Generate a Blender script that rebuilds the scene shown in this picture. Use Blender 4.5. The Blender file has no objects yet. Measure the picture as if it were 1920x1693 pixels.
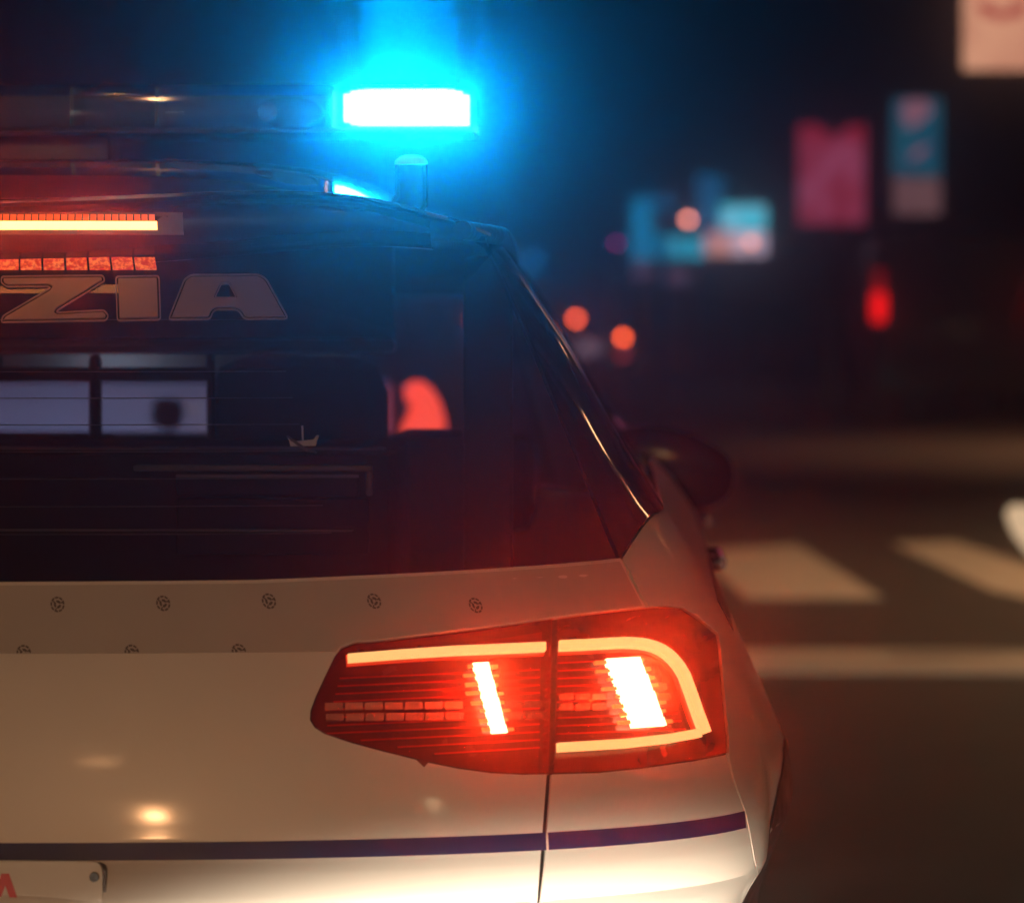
import bpy, bmesh, math, random
from mathutils import Vector, Matrix
from mathutils.geometry import delaunay_2d_cdt
random.seed(7)
scene = bpy.context.scene
C = scene.collection
PI = math.pi

# ------------------------------------------------------------------ camera
F = 7428.0                      # focal length in pixels of the 1920 wide photograph
CAM = Vector((0.80, -4.0, 1.33))
YAW = 0.030
TILT = math.atan((846.5 - 560) / F)
cd = bpy.data.cameras.new("camera")
cam = bpy.data.objects.new("camera", cd)
C.objects.link(cam)
cam.location = CAM
RM = Matrix.Rotation(YAW, 3, 'Z') @ Matrix.Rotation(PI / 2 - TILT, 3, 'X')
cam.rotation_euler = RM.to_euler()
cd.sensor_width = 36
cd.lens = F / 1920 * 36
cd.clip_end = 2000
cd.dof.use_dof = True
cd.dof.focus_distance = 4.35
cd.dof.aperture_fstop = 5.0
scene.camera = cam

# ------------------------------------------------------------------ world (night sky), exposure
w = bpy.data.worlds.new("World")
scene.world = w
w.use_nodes = True
nt = w.node_tree
bg = nt.nodes['Background']
sky = nt.nodes.new('ShaderNodeTexSky')
sky.sky_type = 'NISHITA'
sky.sun_disc = False
sky.sun_elevation = math.radians(-4)
sky.sun_rotation = math.radians(200)
nt.links.new(sky.outputs[0], bg.inputs[0])
bg.inputs[1].default_value = 0.05
scene.view_settings.view_transform = 'Standard'
scene.view_settings.look = 'None'
scene.view_settings.exposure = 0
scene.view_settings.gamma = 1
scene.cycles.use_denoising = True
scene.cycles.max_bounces = 10
scene.cycles.transparent_max_bounces = 24
scene.cycles.volume_bounces = 1
scene.cycles.sample_clamp_indirect = 4.0
scene.cycles.caustics_refractive = False
scene.cycles.caustics_reflective = False


# ------------------------------------------------------------------ rays
def ray(px, py):
    d = RM @ Vector(((px - 960) / F, -(py - 846.5) / F, -1))
    return d.normalized()


def at(px, py, Y):
    """the point of the place seen at that pixel, on the plane y = Y"""
    d = ray(px, py)
    return CAM + d * ((Y - CAM.y) / d.y)


def ground(px, py, z=0.0):
    d = ray(px, py)
    return CAM + d * ((z - CAM.z) / d.z)


# ------------------------------------------------------------------ materials
def mat(name, base=(.5, .5, .5), rough=.5, metal=0, coat=0, emis=None, es=1, spec=.5, noise=0, nscale=20,
        bump=0, bscale=200, sample=None, coatrough=.05, alpha=1):
    m = bpy.data.materials.new(name)
    m.use_nodes = True
    n = m.node_tree
    b = n.nodes['Principled BSDF']
    b.inputs['Base Color'].default_value = (*base, 1)
    b.inputs['Roughness'].default_value = rough
    b.inputs['Metallic'].default_value = metal
    b.inputs['Coat Weight'].default_value = coat
    b.inputs['Coat Roughness'].default_value = coatrough
    b.inputs['Specular IOR Level'].default_value = spec
    b.inputs['Alpha'].default_value = alpha
    tc = n.nodes.new('ShaderNodeTexCoord')
    if emis:
        b.inputs['Emission Color'].default_value = (*emis, 1)
        b.inputs['Emission Strength'].default_value = es
    if noise:
        t = n.nodes.new('ShaderNodeTexNoise')
        t.inputs['Scale'].default_value = nscale
        t.inputs['Detail'].default_value = 6
        n.links.new(tc.outputs['Object'], t.inputs['Vector'])
        mx = n.nodes.new('ShaderNodeMix')
        mx.data_type = 'RGBA'
        mx.inputs[6].default_value = (*[c * (1 - noise) for c in base], 1)
        mx.inputs[7].default_value = (*[min(1, c * (1 + noise)) for c in base], 1)
        n.links.new(t.outputs['Fac'], mx.inputs[0])
        n.links.new(mx.outputs[2], b.inputs['Base Color'])
        mr = n.nodes.new('ShaderNodeMapRange')
        mr.inputs[1].default_value = .3
        mr.inputs[2].default_value = .7
        mr.inputs[3].default_value = rough * (1 - noise)
        mr.inputs[4].default_value = min(1, rough * (1 + noise))
        n.links.new(t.outputs['Fac'], mr.inputs[0])
        n.links.new(mr.outputs[0], b.inputs['Roughness'])
    if bump:
        t = n.nodes.new('ShaderNodeTexNoise')
        t.inputs['Scale'].default_value = bscale
        n.links.new(tc.outputs['Object'], t.inputs['Vector'])
        bp = n.nodes.new('ShaderNodeBump')
        bp.inputs['Strength'].default_value = bump
        bp.inputs['Distance'].default_value = .002
        n.links.new(t.outputs['Fac'], bp.inputs['Height'])
        n.links.new(bp.outputs[0], b.inputs['Normal'])
    if sample:
        m.cycles.emission_sampling = sample
    return m


def glow(name, col, s, sample='NONE', black=True):
    return mat(name, (.02, .02, .02), .4, emis=col, es=s, sample=sample)


def glass(name, tint, rough=.0, refl=1.0, ior=1.45, dust=0.0, dcol=(.4, .4, .4)):
    m = bpy.data.materials.new(name)
    m.use_nodes = True
    n = m.node_tree
    n.nodes.clear()
    out = n.nodes.new('ShaderNodeOutputMaterial')
    tr = n.nodes.new('ShaderNodeBsdfTransparent')
    tr.inputs[0].default_value = (*tint, 1)
    gl = n.nodes.new('ShaderNodeBsdfGlossy')
    gl.inputs['Roughness'].default_value = rough
    fr = n.nodes.new('ShaderNodeFresnel')
    fr.inputs[0].default_value = ior
    mu = n.nodes.new('ShaderNodeMath')
    mu.operation = 'MULTIPLY'
    mu.inputs[1].default_value = refl
    n.links.new(fr.outputs[0], mu.inputs[0])
    geo = n.nodes.new('ShaderNodeNewGeometry')      # only the face towards the air mirrors
    inv = n.nodes.new('ShaderNodeMath')
    inv.operation = 'SUBTRACT'
    inv.inputs[0].default_value = 1
    n.links.new(geo.outputs['Backfacing'], inv.inputs[1])
    mu2 = n.nodes.new('ShaderNodeMath')
    mu2.operation = 'MULTIPLY'
    n.links.new(mu.outputs[0], mu2.inputs[0])
    n.links.new(inv.outputs[0], mu2.inputs[1])
    mu = mu2
    mx = n.nodes.new('ShaderNodeMixShader')
    n.links.new(mu.outputs[0], mx.inputs[0])
    n.links.new(tr.outputs[0], mx.inputs[1])
    n.links.new(gl.outputs[0], mx.inputs[2])
    last = mx
    if dust:
        df = n.nodes.new('ShaderNodeBsdfDiffuse')
        df.inputs[0].default_value = (*dcol, 1)
        tc = n.nodes.new('ShaderNodeTexCoord')
        t = n.nodes.new('ShaderNodeTexNoise')
        t.inputs['Scale'].default_value = 3.0
        t.inputs['Detail'].default_value = 8
        n.links.new(tc.outputs['Object'], t.inputs['Vector'])
        m2 = n.nodes.new('ShaderNodeMath')
        m2.operation = 'MULTIPLY'
        m2.inputs[1].default_value = dust * 2
        n.links.new(t.outputs['Fac'], m2.inputs[0])
        mx2 = n.nodes.new('ShaderNodeMixShader')
        n.links.new(m2.outputs[0], mx2.inputs[0])
        n.links.new(mx.outputs[0], mx2.inputs[1])
        n.links.new(df.outputs[0], mx2.inputs[2])
        last = mx2
    n.links.new(last.outputs[0], out.inputs[0])
    return m


M = {}
M['paint'] = mat('white_paint', (.74, .73, .71), .38, coat=.13, noise=.05, nscale=9, bump=.05, bscale=900, coatrough=.085)
M['foil'] = mat('white_reflective_foil', (.50, .48, .46), .5, coat=.15, noise=.06, nscale=14, bump=.1, bscale=1500, coatrough=.25)
M['darkpaint'] = mat('dark_blue_wrap', (.010, .011, .018), .045, noise=.1, nscale=8, spec=.35)
M['stripe'] = mat('navy_foil_fold_shade', (.008, .018, .10), .35, coat=.12, spec=.2, noise=.2, nscale=30, coatrough=.08)
M['black'] = mat('black_plastic', (.012, .012, .013), .45, noise=.2, nscale=30)
M['gap'] = mat('gap_black', (.006, .006, .006), .8)
M['grey'] = mat('grey_plastic', (.10, .095, .10), .55, noise=.15, nscale=30)
M['rubber'] = mat('tyre_rubber', (.02, .02, .02), .8, noise=.2, nscale=60)
M['alloy'] = mat('alloy', (.35, .35, .36), .3, metal=1)
M['glass'] = glass('tinted_glass', (.84, .86, .90), .015, .9, 1.5, dust=.006)
M['sideglass'] = glass('privacy_glass', (.12, .12, .14), .02, 1.0, 1.5)
M['lens'] = glass('red_lens', (1.0, .80, .75), .03, .8, 1.45, dust=.03, dcol=(.8, .012, .004))
M['bluelens'] = glass('blue_lens', (.55, .8, 1.0), .06, 1.0, 1.45, dust=.06, dcol=(.05, .25, .5))
M['redhouse'] = mat('red_housing', (.10, .004, .003), .22, coat=1, noise=.3, nscale=40)
M['redfin'] = mat('red_fin', (.42, .02, .01), .18, coat=1)
M['cell'] = mat('reflector_cell', (.55, .40, .36), .18, metal=.8, bump=1.0, bscale=700)
M['led'] = glow('led_hot', (1.0, .60, .34), 8.5, 'FRONT')
M['guide'] = glow('light_guide', (1.0, .70, .26), 1.4)
M['strip'] = glow('brake_strip_hot', (1.0, .36, .09), 6, 'FRONT')
M['striprib'] = glow('brake_strip_rib', (1.0, .12, .02), .75)
M['bluehot'] = glow('beacon_hot', (.35, .9, 1.0), 10, 'FRONT')
M['letter'] = mat('letter_foil', (.27, .21, .21), .6, noise=.1, nscale=60)
M['plate'] = mat('number_plate_white', (.75, .72, .66), .35, noise=.05, nscale=20)
M['platered'] = mat('plate_red_print', (.55, .02, .01), .4)
M['mark'] = mat('foil_mark_print', (.10, .08, .075), .6)
M['mirrorblack'] = mat('mirror_black', (.003, .003, .003), .2, spec=.14)
M['chrome'] = mat('chrome', (.7, .7, .7), .15, metal=1)
M['fabric'] = mat('seat_fabric', (.010, .010, .012), .95, noise=.3, nscale=80, spec=.1)


# ------------------------------------------------------------------ object helpers
def link(o, parent=None):
    C.objects.link(o)
    if parent:
        o.parent = parent
    return o


def empty(name, loc=(0, 0, 0)):
    o = bpy.data.objects.new(name, None)
    o.location = loc
    o.empty_display_size = .1
    return link(o)


def tag(o, label=None, cat=None, group=None, kind=None):
    if label: o['label'] = label
    if cat: o['category'] = cat
    if group: o['group'] = group
    if kind: o['kind'] = kind
    return o


def mesh_obj(name, verts, faces, m, parent=None, smooth=35, loc=None):
    me = bpy.data.meshes.new(name)
    if loc is not None:
        verts = [Vector(v) - Vector(loc) for v in verts]
    me.from_pydata([tuple(v) for v in verts], [], faces)
    me.update()
    bm = bmesh.new()
    bm.from_mesh(me)
    bmesh.ops.recalc_face_normals(bm, faces=bm.faces)
    bm.to_mesh(me)
    bm.free()
    if smooth:
        me.polygons.foreach_set('use_smooth', [True] * len(me.polygons))
        me.set_sharp_from_angle(angle=math.radians(smooth))
    me.materials.append(m)
    o = bpy.data.objects.new(name, me)
    if loc is not None:
        o.location = loc
    return link(o, parent)


def bm_obj(name, bm, m, parent=None, smooth=35, loc=None):
    me = bpy.data.meshes.new(name)
    bmesh.ops.recalc_face_normals(bm, faces=bm.faces)
    if loc is not None:
        bmesh.ops.translate(bm, verts=bm.verts, vec=-Vector(loc))
    bm.to_mesh(me)
    bm.free()
    if smooth:
        me.polygons.foreach_set('use_smooth', [True] * len(me.polygons))
        me.set_sharp_from_angle(angle=math.radians(smooth))
    me.materials.append(m)
    o = bpy.data.objects.new(name, me)
    if loc is not None:
        o.location = loc
    return link(o, parent)


def box_bm(bm, lo, hi, bev=0):
    r = bmesh.ops.create_cube(bm, size=1)
    c = [(a + b) / 2 for a, b in zip(lo, hi)]
    s = [abs(b - a) for a, b in zip(lo, hi)]
    for v in r['verts']:
        v.co = Vector((v.co.x * s[0] + c[0], v.co.y * s[1] + c[1], v.co.z * s[2] + c[2]))
    if bev:
        es = list({e for v in r['verts'] for e in v.link_edges})
        bmesh.ops.bevel(bm, geom=es, offset=bev, segments=2, affect='EDGES', profile=.5)
    return bm


def box(name, lo, hi, m, parent=None, bev=0, loc=None):
    return bm_obj(name, box_bm(bmesh.new(), lo, hi, bev), m, parent, loc=loc)


def cyl_bm(bm, p0, p1, r0, r1=None, seg=20):
    r1 = r0 if r1 is None else r1
    p0, p1 = Vector(p0), Vector(p1)
    d = p1 - p0
    q = d.to_track_quat('Z', 'Y').to_matrix().to_4x4()
    mtx = Matrix.Translation((p0 + p1) / 2) @ q
    bmesh.ops.create_cone(bm, cap_ends=True, segments=seg, radius1=r0, radius2=r1, depth=d.length, matrix=mtx)
    return bm


def cyl(name, p0, p1, r0, m, parent=None, r1=None, seg=20, loc=None):
    return bm_obj(name, cyl_bm(bmesh.new(), p0, p1, r0, r1, seg), m, parent, loc=loc)


def prism(name, pts2, y0, y1, m, parent=None, loc=None):
    """polygon in (x, z) extruded from y0 to y1"""
    bm = bmesh.new()
    a = [bm.verts.new((x, y0, z)) for x, z in pts2]
    b = [bm.verts.new((x, y1, z)) for x, z in pts2]
    n = len(a)
    bm.faces.new(a)
    bm.faces.new(b[::-1])
    for i in range(n):
        bm.faces.new((a[i], b[i], b[(i + 1) % n], a[(i + 1) % n]))
    bmesh.ops.triangulate(bm, faces=bm.faces[:])
    return bm_obj(name, bm, m, parent, loc=loc)


def mirror_x(o):
    """the same part on the other side of the car, with its sub-parts"""
    c = o.copy()
    C.objects.link(c)
    c.scale.x = -1
    for ch in list(o.children):
        d = ch.copy()
        C.objects.link(d)
        d.parent = c
    return c


# ------------------------------------------------------------------ the estate car's outer surface
def lerp_tab(tab, v):
    if v <= tab[0][0]: return tab[0][1]
    for (a, x), (b, y) in zip(tab, tab[1:]):
        if v <= b:
            return x + (y - x) * (v - a) / (b - a)
    return tab[-1][1]


def smooth_tab(tab, h=.006):
    return lambda v: sum(lerp_tab(tab, v + k * h) for k in (-1.5, -.75, 0, .75, 1.5)) / 5


W_T = [(.30, .85), (.60, .905), (.68, .938), (.705, .951), (.76, .957), (.85, .942), (.93, .925), (.96, .912),
       (1.0, .891), (1.05, .868), (1.08, .845), (1.159, .792), (1.272, .728), (1.36, .668), (1.40, .640), (1.45, .585), (1.52, .54)]
Y_T = [(.30, .14), (.60, .05), (.68, .015), (.712, -.046), (.735, -.036), (.7580, -.013), (.7785, -.007), (.82, .0005),
       (.86, .0095), (.90, .0205), (.935, .032), (.962, .042), (.969, .046), (1.035, .080), (1.05, .096), (1.20, .215), (1.40, .395), (1.46, .45)]
Wz = smooth_tab(W_T, .01)
def Yz(z):
    h = .0015 if z < .80 else .0015 + .016 * min(1, (z - .80) / .05) * (1 if z < .92 else max(.12, 1 - (z - .92) / .045))
    return sum(lerp_tab(Y_T, z + k * h) for k in (-1.5, -1, -.5, 0, .5, 1, 1.5)) / 7
NEXP, AD = 2.6, .45
# arc length table of the plan contour (unit half width .95)
_tab = []
_s, _px, _pe = 0.0, 0.0, 0.0
for i in range(2001):
    # denser near both ends
    th = (i / 2000) * PI / 2
    xi = math.sin(th) ** (2 / NEXP)
    eta = 1 - math.cos(th) ** (2 / NEXP) if i < 2000 else 1.0
    if i: _s += math.hypot((xi - _px) * .95, (eta - _pe) * AD)
    _tab.append((_s, xi, eta))
    _px, _pe = xi, eta
S1 = _s
import bisect
_keys = [t[0] for t in _tab]
_xis = [t[1] for t in _tab]


def contour(s):
    s = abs(s)
    if s >= S1: return 1.0, 1.0
    j = max(1, bisect.bisect_right(_keys, s))
    a, b = _tab[j - 1], _tab[j]
    k = (s - a[0]) / max(1e-9, b[0] - a[0])
    return a[1] + (b[1] - a[1]) * k, a[2] + (b[2] - a[2]) * k


def S(s, z):
    sg = -1 if s < 0 else 1
    xi, eta = contour(s)
    W = Wz(z)
    y = Yz(z) + AD * eta + max(0, abs(s) - S1)
    if abs(s) > S1:      # flank: narrows gently towards the front of the cabin, swells over the wheel
        t = abs(s) - S1
        kz = min(1, max(0, (.97 - z) / .22))
        kt = min(1, t / .30)
        W += (.040 + .10 * max(0, .74 - z)) * math.exp(-((t - .45) / .28) ** 2) * kz * kz * (3 - 2 * kz) * kt * kt * (3 - 2 * kt)
        W -= .021 * t * min(1, max(0, (z - 1.0) / .1))
    return Vector((sg * xi * W, y, z))


def normal(s, z, e=.004):
    du = S(s + e, z) - S(s - e, z)
    dv = S(s, z + e) - S(s, z - e)
    n = du.cross(dv)
    if n.length < 1e-12: return Vector((0, -1, 0))
    return n.normalized()


def hit(px, py):
    """(s, z) of the body surface seen at a pixel of the photograph"""
    d = ray(px, py)

    def f(t):
        p = CAM + d * t
        W = Wz(p.z)
        r = abs(p.x) / W
        if r >= 1:
            return -(r - 1) - .0001, p
        j = min(2000, max(1, bisect.bisect_left(_xis, r)))
        a, b = _tab[j - 1], _tab[j]
        k = (r - a[1]) / max(1e-9, b[1] - a[1])
        eta = a[2] + (b[2] - a[2]) * k
        return p.y - (Yz(p.z) + AD * eta), p
    t0, prev = 3.7, None
    t = t0
    while t < 9:
        v, p = f(t)
        if v >= 0: break
        prev = t
        t += .01
    else:
        return None
    lo, hi = prev if prev else t - .01, t
    for _ in range(30):
        m_ = (lo + hi) / 2
        if f(m_)[0] >= 0: hi = m_
        else: lo = m_
    p = CAM + d * hi
    r = min(1, abs(p.x) / Wz(p.z))
    if r > .9995:
        s = S1 + max(0, p.y - Yz(p.z) - AD)
    else:
        j = min(2000, max(1, bisect.bisect_left(_xis, r)))
        a, b = _tab[j - 1], _tab[j]
        k = (r - a[1]) / max(1e-9, b[1] - a[1])
        s = a[0] + (b[0] - a[0]) * k
    return (s if p.x >= 0 else -s, p.z)


def H(pts, sub=14, close=False):
    """pixel polyline -> (s, z) polyline, subdivided; points off the car are dropped"""
    out = []
    n = len(pts)
    for i in range(n - (0 if close else 1)):
        a, b = pts[i], pts[(i + 1) % n]
        k = max(1, int(math.hypot(b[0] - a[0], b[1] - a[1]) / sub))
        for j in range(k):
            q = hit(a[0] + (b[0] - a[0]) * j / k, a[1] + (b[1] - a[1]) * j / k)
            if q: out.append(q)
    if not close:
        q = hit(*pts[-1])
        if q: out.append(q)
    return out


def seg(a, b, step=.03):
    k = max(1, int(math.hypot(b[0] - a[0], b[1] - a[1]) / step))
    return [(a[0] + (b[0] - a[0]) * j / k, a[1] + (b[1] - a[1]) * j / k) for j in range(k)]


def rings(*pts):
    out = []
    for a, b in zip(pts, pts[1:]):
        out += seg(a, b)
    out.append(pts[-1])
    return out


def inside(p, poly):
    c = False
    n = len(poly)
    for i in range(n):
        x1, y1 = poly[i]
        x2, y2 = poly[(i + 1) % n]
        if (y1 > p[1]) != (y2 > p[1]) and p[0] < (x2 - x1) * (p[1] - y1) / (y2 - y1) + x1:
            c = not c
    return c


def dedupe(poly, eps=2e-4):
    out = []
    for p in poly:
        if not out or math.hypot(p[0] - out[-1][0], p[1] - out[-1][1]) > eps:
            out.append(p)
    while len(out) > 2 and math.hypot(out[0][0] - out[-1][0], out[0][1] - out[-1][1]) < eps: out.pop()
    return out


def patch(name, poly, m, parent, off=0.0, thick=.004, grid=.02, holes=(), zrows=(), surf=None, norm=None, smooth=30):
    """a sheet of real thickness on the car's surface, bounded by a polygon in (s, z)"""
    surf = surf or S
    norm = norm or normal
    poly = dedupe(poly)
    holes = [dedupe(h) for h in holes]
    pts = list(poly)
    edges = [(i, (i + 1) % len(poly)) for i in range(len(poly))]
    for h in holes:
        b = len(pts)
        pts += h
        edges += [(b + i, b + (i + 1) % len(h)) for i in range(len(h))]
    xs = [p[0] for p in poly]
    zs = [p[1] for p in poly]
    x = math.floor(min(xs) / grid) * grid
    zl = []
    z = math.floor(min(zs) / grid) * grid
    while z < max(zs):
        zl.append(z)
        z += grid
    zl += [z for z in zrows if min(zs) < z < max(zs)]
    allb = [poly] + holes

    def near(p):
        return any(min((p[0] - q[0]) ** 2 + (p[1] - q[1]) ** 2 for q in b) < (grid * .3) ** 2 for b in allb)
    while x < max(xs):
        for z in zl:
            p = (x + 1e-5, z + 1e-5)
            if inside(p, poly) and not any(inside(p, h) for h in holes) and not near(p):
                pts.append(p)
        x += grid
    v2, e2, f2, *_ = delaunay_2d_cdt([Vector(p) for p in pts], edges, [], 0, 1e-6)
    tris = []
    for f in f2:
        cx = sum(v2[i].x for i in f) / len(f)
        cz = sum(v2[i].y for i in f) / len(f)
        if inside((cx, cz), poly) and not any(inside((cx, cz), h) for h in holes):
            tris.append(tuple(f))
    outer, inner = [], []
    for v in v2:
        n = norm(v.x, v.y)
        p = surf(v.x, v.y)
        outer.append(p + n * off)
        inner.append(p + n * (off - thick))
    N = len(outer)
    faces = [tuple(t) for t in tris] + [tuple(i + N for i in reversed(t)) for t in tris]
    cnt = {}
    for t in tris:
        for i in range(len(t)):
            a, b = t[i], t[(i + 1) % len(t)]
            cnt.setdefault((min(a, b), max(a, b)), []).append((a, b))
    for k, l in cnt.items():
        if len(l) == 1:
            a, b = l[0]
            faces.append((b, a, a + N, b + N))
    return mesh_obj(name, outer + inner, faces, m, parent, smooth)


def band_px(pts, wpx):
    """a constant width band along a pixel polyline, as a pixel polygon"""
    L, R = [], []
    n = len(pts)
    for i, p in enumerate(pts):
        a = pts[max(0, i - 1)]
        b = pts[min(n - 1, i + 1)]
        d = Vector((b[0] - a[0], b[1] - a[1])).normalized()
        nx, ny = -d.y * wpx / 2, d.x * wpx / 2
        L.append((p[0] + nx, p[1] + ny))
        R.append((p[0] - nx, p[1] - ny))
    return L + R[::-1]


def bez(p0, p1, p2, p3, n=10):
    return [tuple((1 - t) ** 3 * a + 3 * (1 - t) ** 2 * t * b + 3 * (1 - t) * t * t * c + t ** 3 * d
                  for a, b, c, d in zip(p0, p1, p2, p3)) for t in [i / n for i in range(n + 1)]]


def roundpoly(pts, r, n=4):
    out = []
    N = len(pts)
    for i in range(N):
        p = Vector(pts[i][:2])
        a = Vector(pts[i - 1][:2]) - p
        b = Vector(pts[(i + 1) % N][:2]) - p
        rr = min(r, a.length * .45, b.length * .45)
        pa, pb = p + a.normalized() * rr, p + b.normalized() * rr
        for k in range(n + 1):
            t = k / n
            q = pa * (1 - t) ** 2 + p * 2 * t * (1 - t) + pb * t * t
            out.append((q.x, q.y))
    return out


def inset(pts, d):
    """polygon offset inwards by d (same vertex count)"""
    N = len(pts)
    area = sum(pts[i][0] * pts[(i + 1) % N][1] - pts[(i + 1) % N][0] * pts[i][1] for i in range(N))
    sg = 1 if area > 0 else -1
    out = []
    for i in range(N):
        p = Vector(pts[i])
        a = (p - Vector(pts[i - 1]))
        b = (Vector(pts[(i + 1) % N]) - p)
        if a.length < 1e-9 or b.length < 1e-9:
            out.append(tuple(p)); continue
        a.normalize(); b.normalize()
        na, nb = Vector((-a.y, a.x)) * sg, Vector((-b.y, b.x)) * sg
        m_ = na + nb
        if m_.length < 1e-6: m_ = na
        m_.normalize()
        k = d / max(.45, m_.dot(na))
        out.append((p.x + m_.x * k, p.y + m_.y * k))
    return out


# ================================================================== SETTING: ground, road, markings
def strip_noise_mat(name, a, b, scale, rough, bump=.3, bscale=300, c=None):
    m = bpy.data.materials.new(name)
    m.use_nodes = True
    n = m.node_tree
    bs = n.nodes['Principled BSDF']
    tc = n.nodes.new('ShaderNodeTexCoord')
    t = n.nodes.new('ShaderNodeTexNoise')
    t.inputs['Scale'].default_value = scale
    t.inputs['Detail'].default_value = 10
    t.inputs['Roughness'].default_value = .7
    n.links.new(tc.outputs['Object'], t.inputs['Vector'])
    r = n.nodes.new('ShaderNodeValToRGB')
    r.color_ramp.elements[0].position = .3
    r.color_ramp.elements[1].position = .7
    r.color_ramp.elements[0].color = (*a, 1)
    r.color_ramp.elements[1].color = (*b, 1)
    n.links.new(t.outputs['Fac'], r.inputs[0])
    n.links.new(r.outputs[0], bs.inputs['Base Color'])
    bs.inputs['Roughness'].default_value = rough
    t2 = n.nodes.new('ShaderNodeTexNoise')
    t2.inputs['Scale'].default_value = bscale
    n.links.new(tc.outputs['Object'], t2.inputs['Vector'])
    bp = n.nodes.new('ShaderNodeBump')
    bp.inputs['Strength'].default_value = bump
    bp.inputs['Distance'].default_value = .01
    n.links.new(t2.outputs['Fac'], bp.inputs['Height'])
    n.links.new(bp.outputs[0], bs.inputs['Normal'])
    return m


M['ground'] = strip_noise_mat('ground', (.03, .03, .028), (.06, .055, .05), .5, .9)
M['asphalt'] = strip_noise_mat('asphalt', (.035, .033, .031), (.065, .062, .058), 2.5, .62)
M['marking'] = strip_noise_mat('road_paint', (.42, .40, .36), (.62, .60, .54), 3, .6)
M['pave'] = strip_noise_mat('pavement', (.03, .028, .026), (.05, .046, .043), 2, .8)
M['facade'] = strip_noise_mat('facade', (.05, .04, .035), (.09, .07, .06), 1, .9)
M['facade2'] = strip_noise_mat('facade_grey', (.10, .10, .11), (.16, .16, .17), 1, .9)
M['windark'] = mat('dark_window', (.01, .012, .015), .3)
M['metal'] = mat('painted_metal', (.06, .065, .07), .5, noise=.2, nscale=10)


def sheet(name, pts, z, m, **kw):
    """horizontal sheet, with a small real thickness downwards"""
    n = len(pts)
    t = kw.get('thick', .003)
    v = [(p[0], p[1], z) for p in pts] + [(p[0], p[1], z - t) for p in pts]
    f = [tuple(range(n)), tuple(range(2 * n - 1, n - 1, -1))] + [(i, i + n, (i + 1) % n + n, (i + 1) % n) for i in range(n)]
    return mesh_obj(name, v, f, m, smooth=0)


g = mesh_obj('ground', [(-400, -200, -.03), (400, -200, -.03), (400, 900, -.03), (-400, 900, -.03)], [(0, 1, 2, 3)], M['ground'], smooth=0)
tag(g, kind='structure')
road = sheet('road', [(-9, -60), (7.5, -60), (7.5, 400), (-9, 400)], 0, M['asphalt'], thick=.02)
tag(road, kind='structure')
for name, x0, x1 in (('pavement', 7.62, 11.0), ('pavement', -12.5, -9.12)):
    o = box(name, (x0, -60, -.02), (x1, 400, .12), M['pave'])
    tag(o, kind='structure')
for name, x0, x1 in (('kerb', 7.5, 7.615), ('kerb', -9.115, -9.0)):
    o = box(name, (x0, -60, -.02), (x1, 400, .13), M['pave'])
    tag(o, kind='structure')

# stop line and crosswalk stripes
g0, g1 = ground(1400, 1218), ground(1400, 1262)
o = sheet('stop_line', [(-4.5, g1.y), (7.0, g1.y), (7.0, g0.y), (-4.5, g0.y)], .004, M['marking'])
tag(o, 'broad white stop line painted across the road beyond the police car', 'stop line')
st = [[(1300, 1034), (1495, 1022), (1655, 1122), (1400, 1124)],
      [(1672, 1020), (1790, 1016), (2010, 1090), (1925, 1122), (1860, 1108)],
      ]
labs = ['broad pale crosswalk stripe beside the door handle side of the police car',
        'dim narrow crosswalk stripe at the right edge of the road view']
for k, pp in enumerate(st):
    q = [ground(*p) for p in pp]
    o = sheet('crosswalk_stripe', [(p.x, p.y) for p in q], .004, M['marking'])
    tag(o, labs[k], 'crosswalk stripe', 'crosswalk stripes')

# ================================================================== POLICE CAR
car = empty('police_car', (0, 0, 0))
tag(car, 'white police estate car with dark upper body, seen from behind with its lights on', 'police car')

Z0 = .45          # lower edge of the rear panels
GAPX = .0018
# pixel outlines ----------------------------------------------------
lamp_in_top = [(1036, 1161), (950, 1174), (900, 1181), (800, 1193), (720, 1203), (665, 1207), (640, 1217), (628, 1232)]
lamp_in_left = [(612, 1268), (595, 1305), (585, 1332), (584, 1350), (593, 1364), (612, 1376)]
lamp_in_bot = [(660, 1390), (720, 1406), (800, 1426), (860, 1438), (920, 1446), (980, 1449), (1029, 1448)]
lamp_in_r = [(1029, 1448), (1033, 1300), (1036, 1161)]
lamp_out = [(1046, 1160), (1130, 1149), (1215, 1140), (1255, 1139), (1280, 1142), (1305, 1158), (1330, 1178), (1344, 1190),
            (1348, 1215), (1352, 1260), (1358, 1320), (1364, 1380), (1364, 1411), (1300, 1424), (1200, 1438), (1120, 1446),
            (1039, 1448), (1043, 1300)]
gap_x = [(1036, 1161), (1033, 1300), (1028, 1452), (1020, 1560), (1010, 1693)]


def shift(pts, dx, dy=0): return [(a + dx, b + dy) for a, b in pts]


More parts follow.
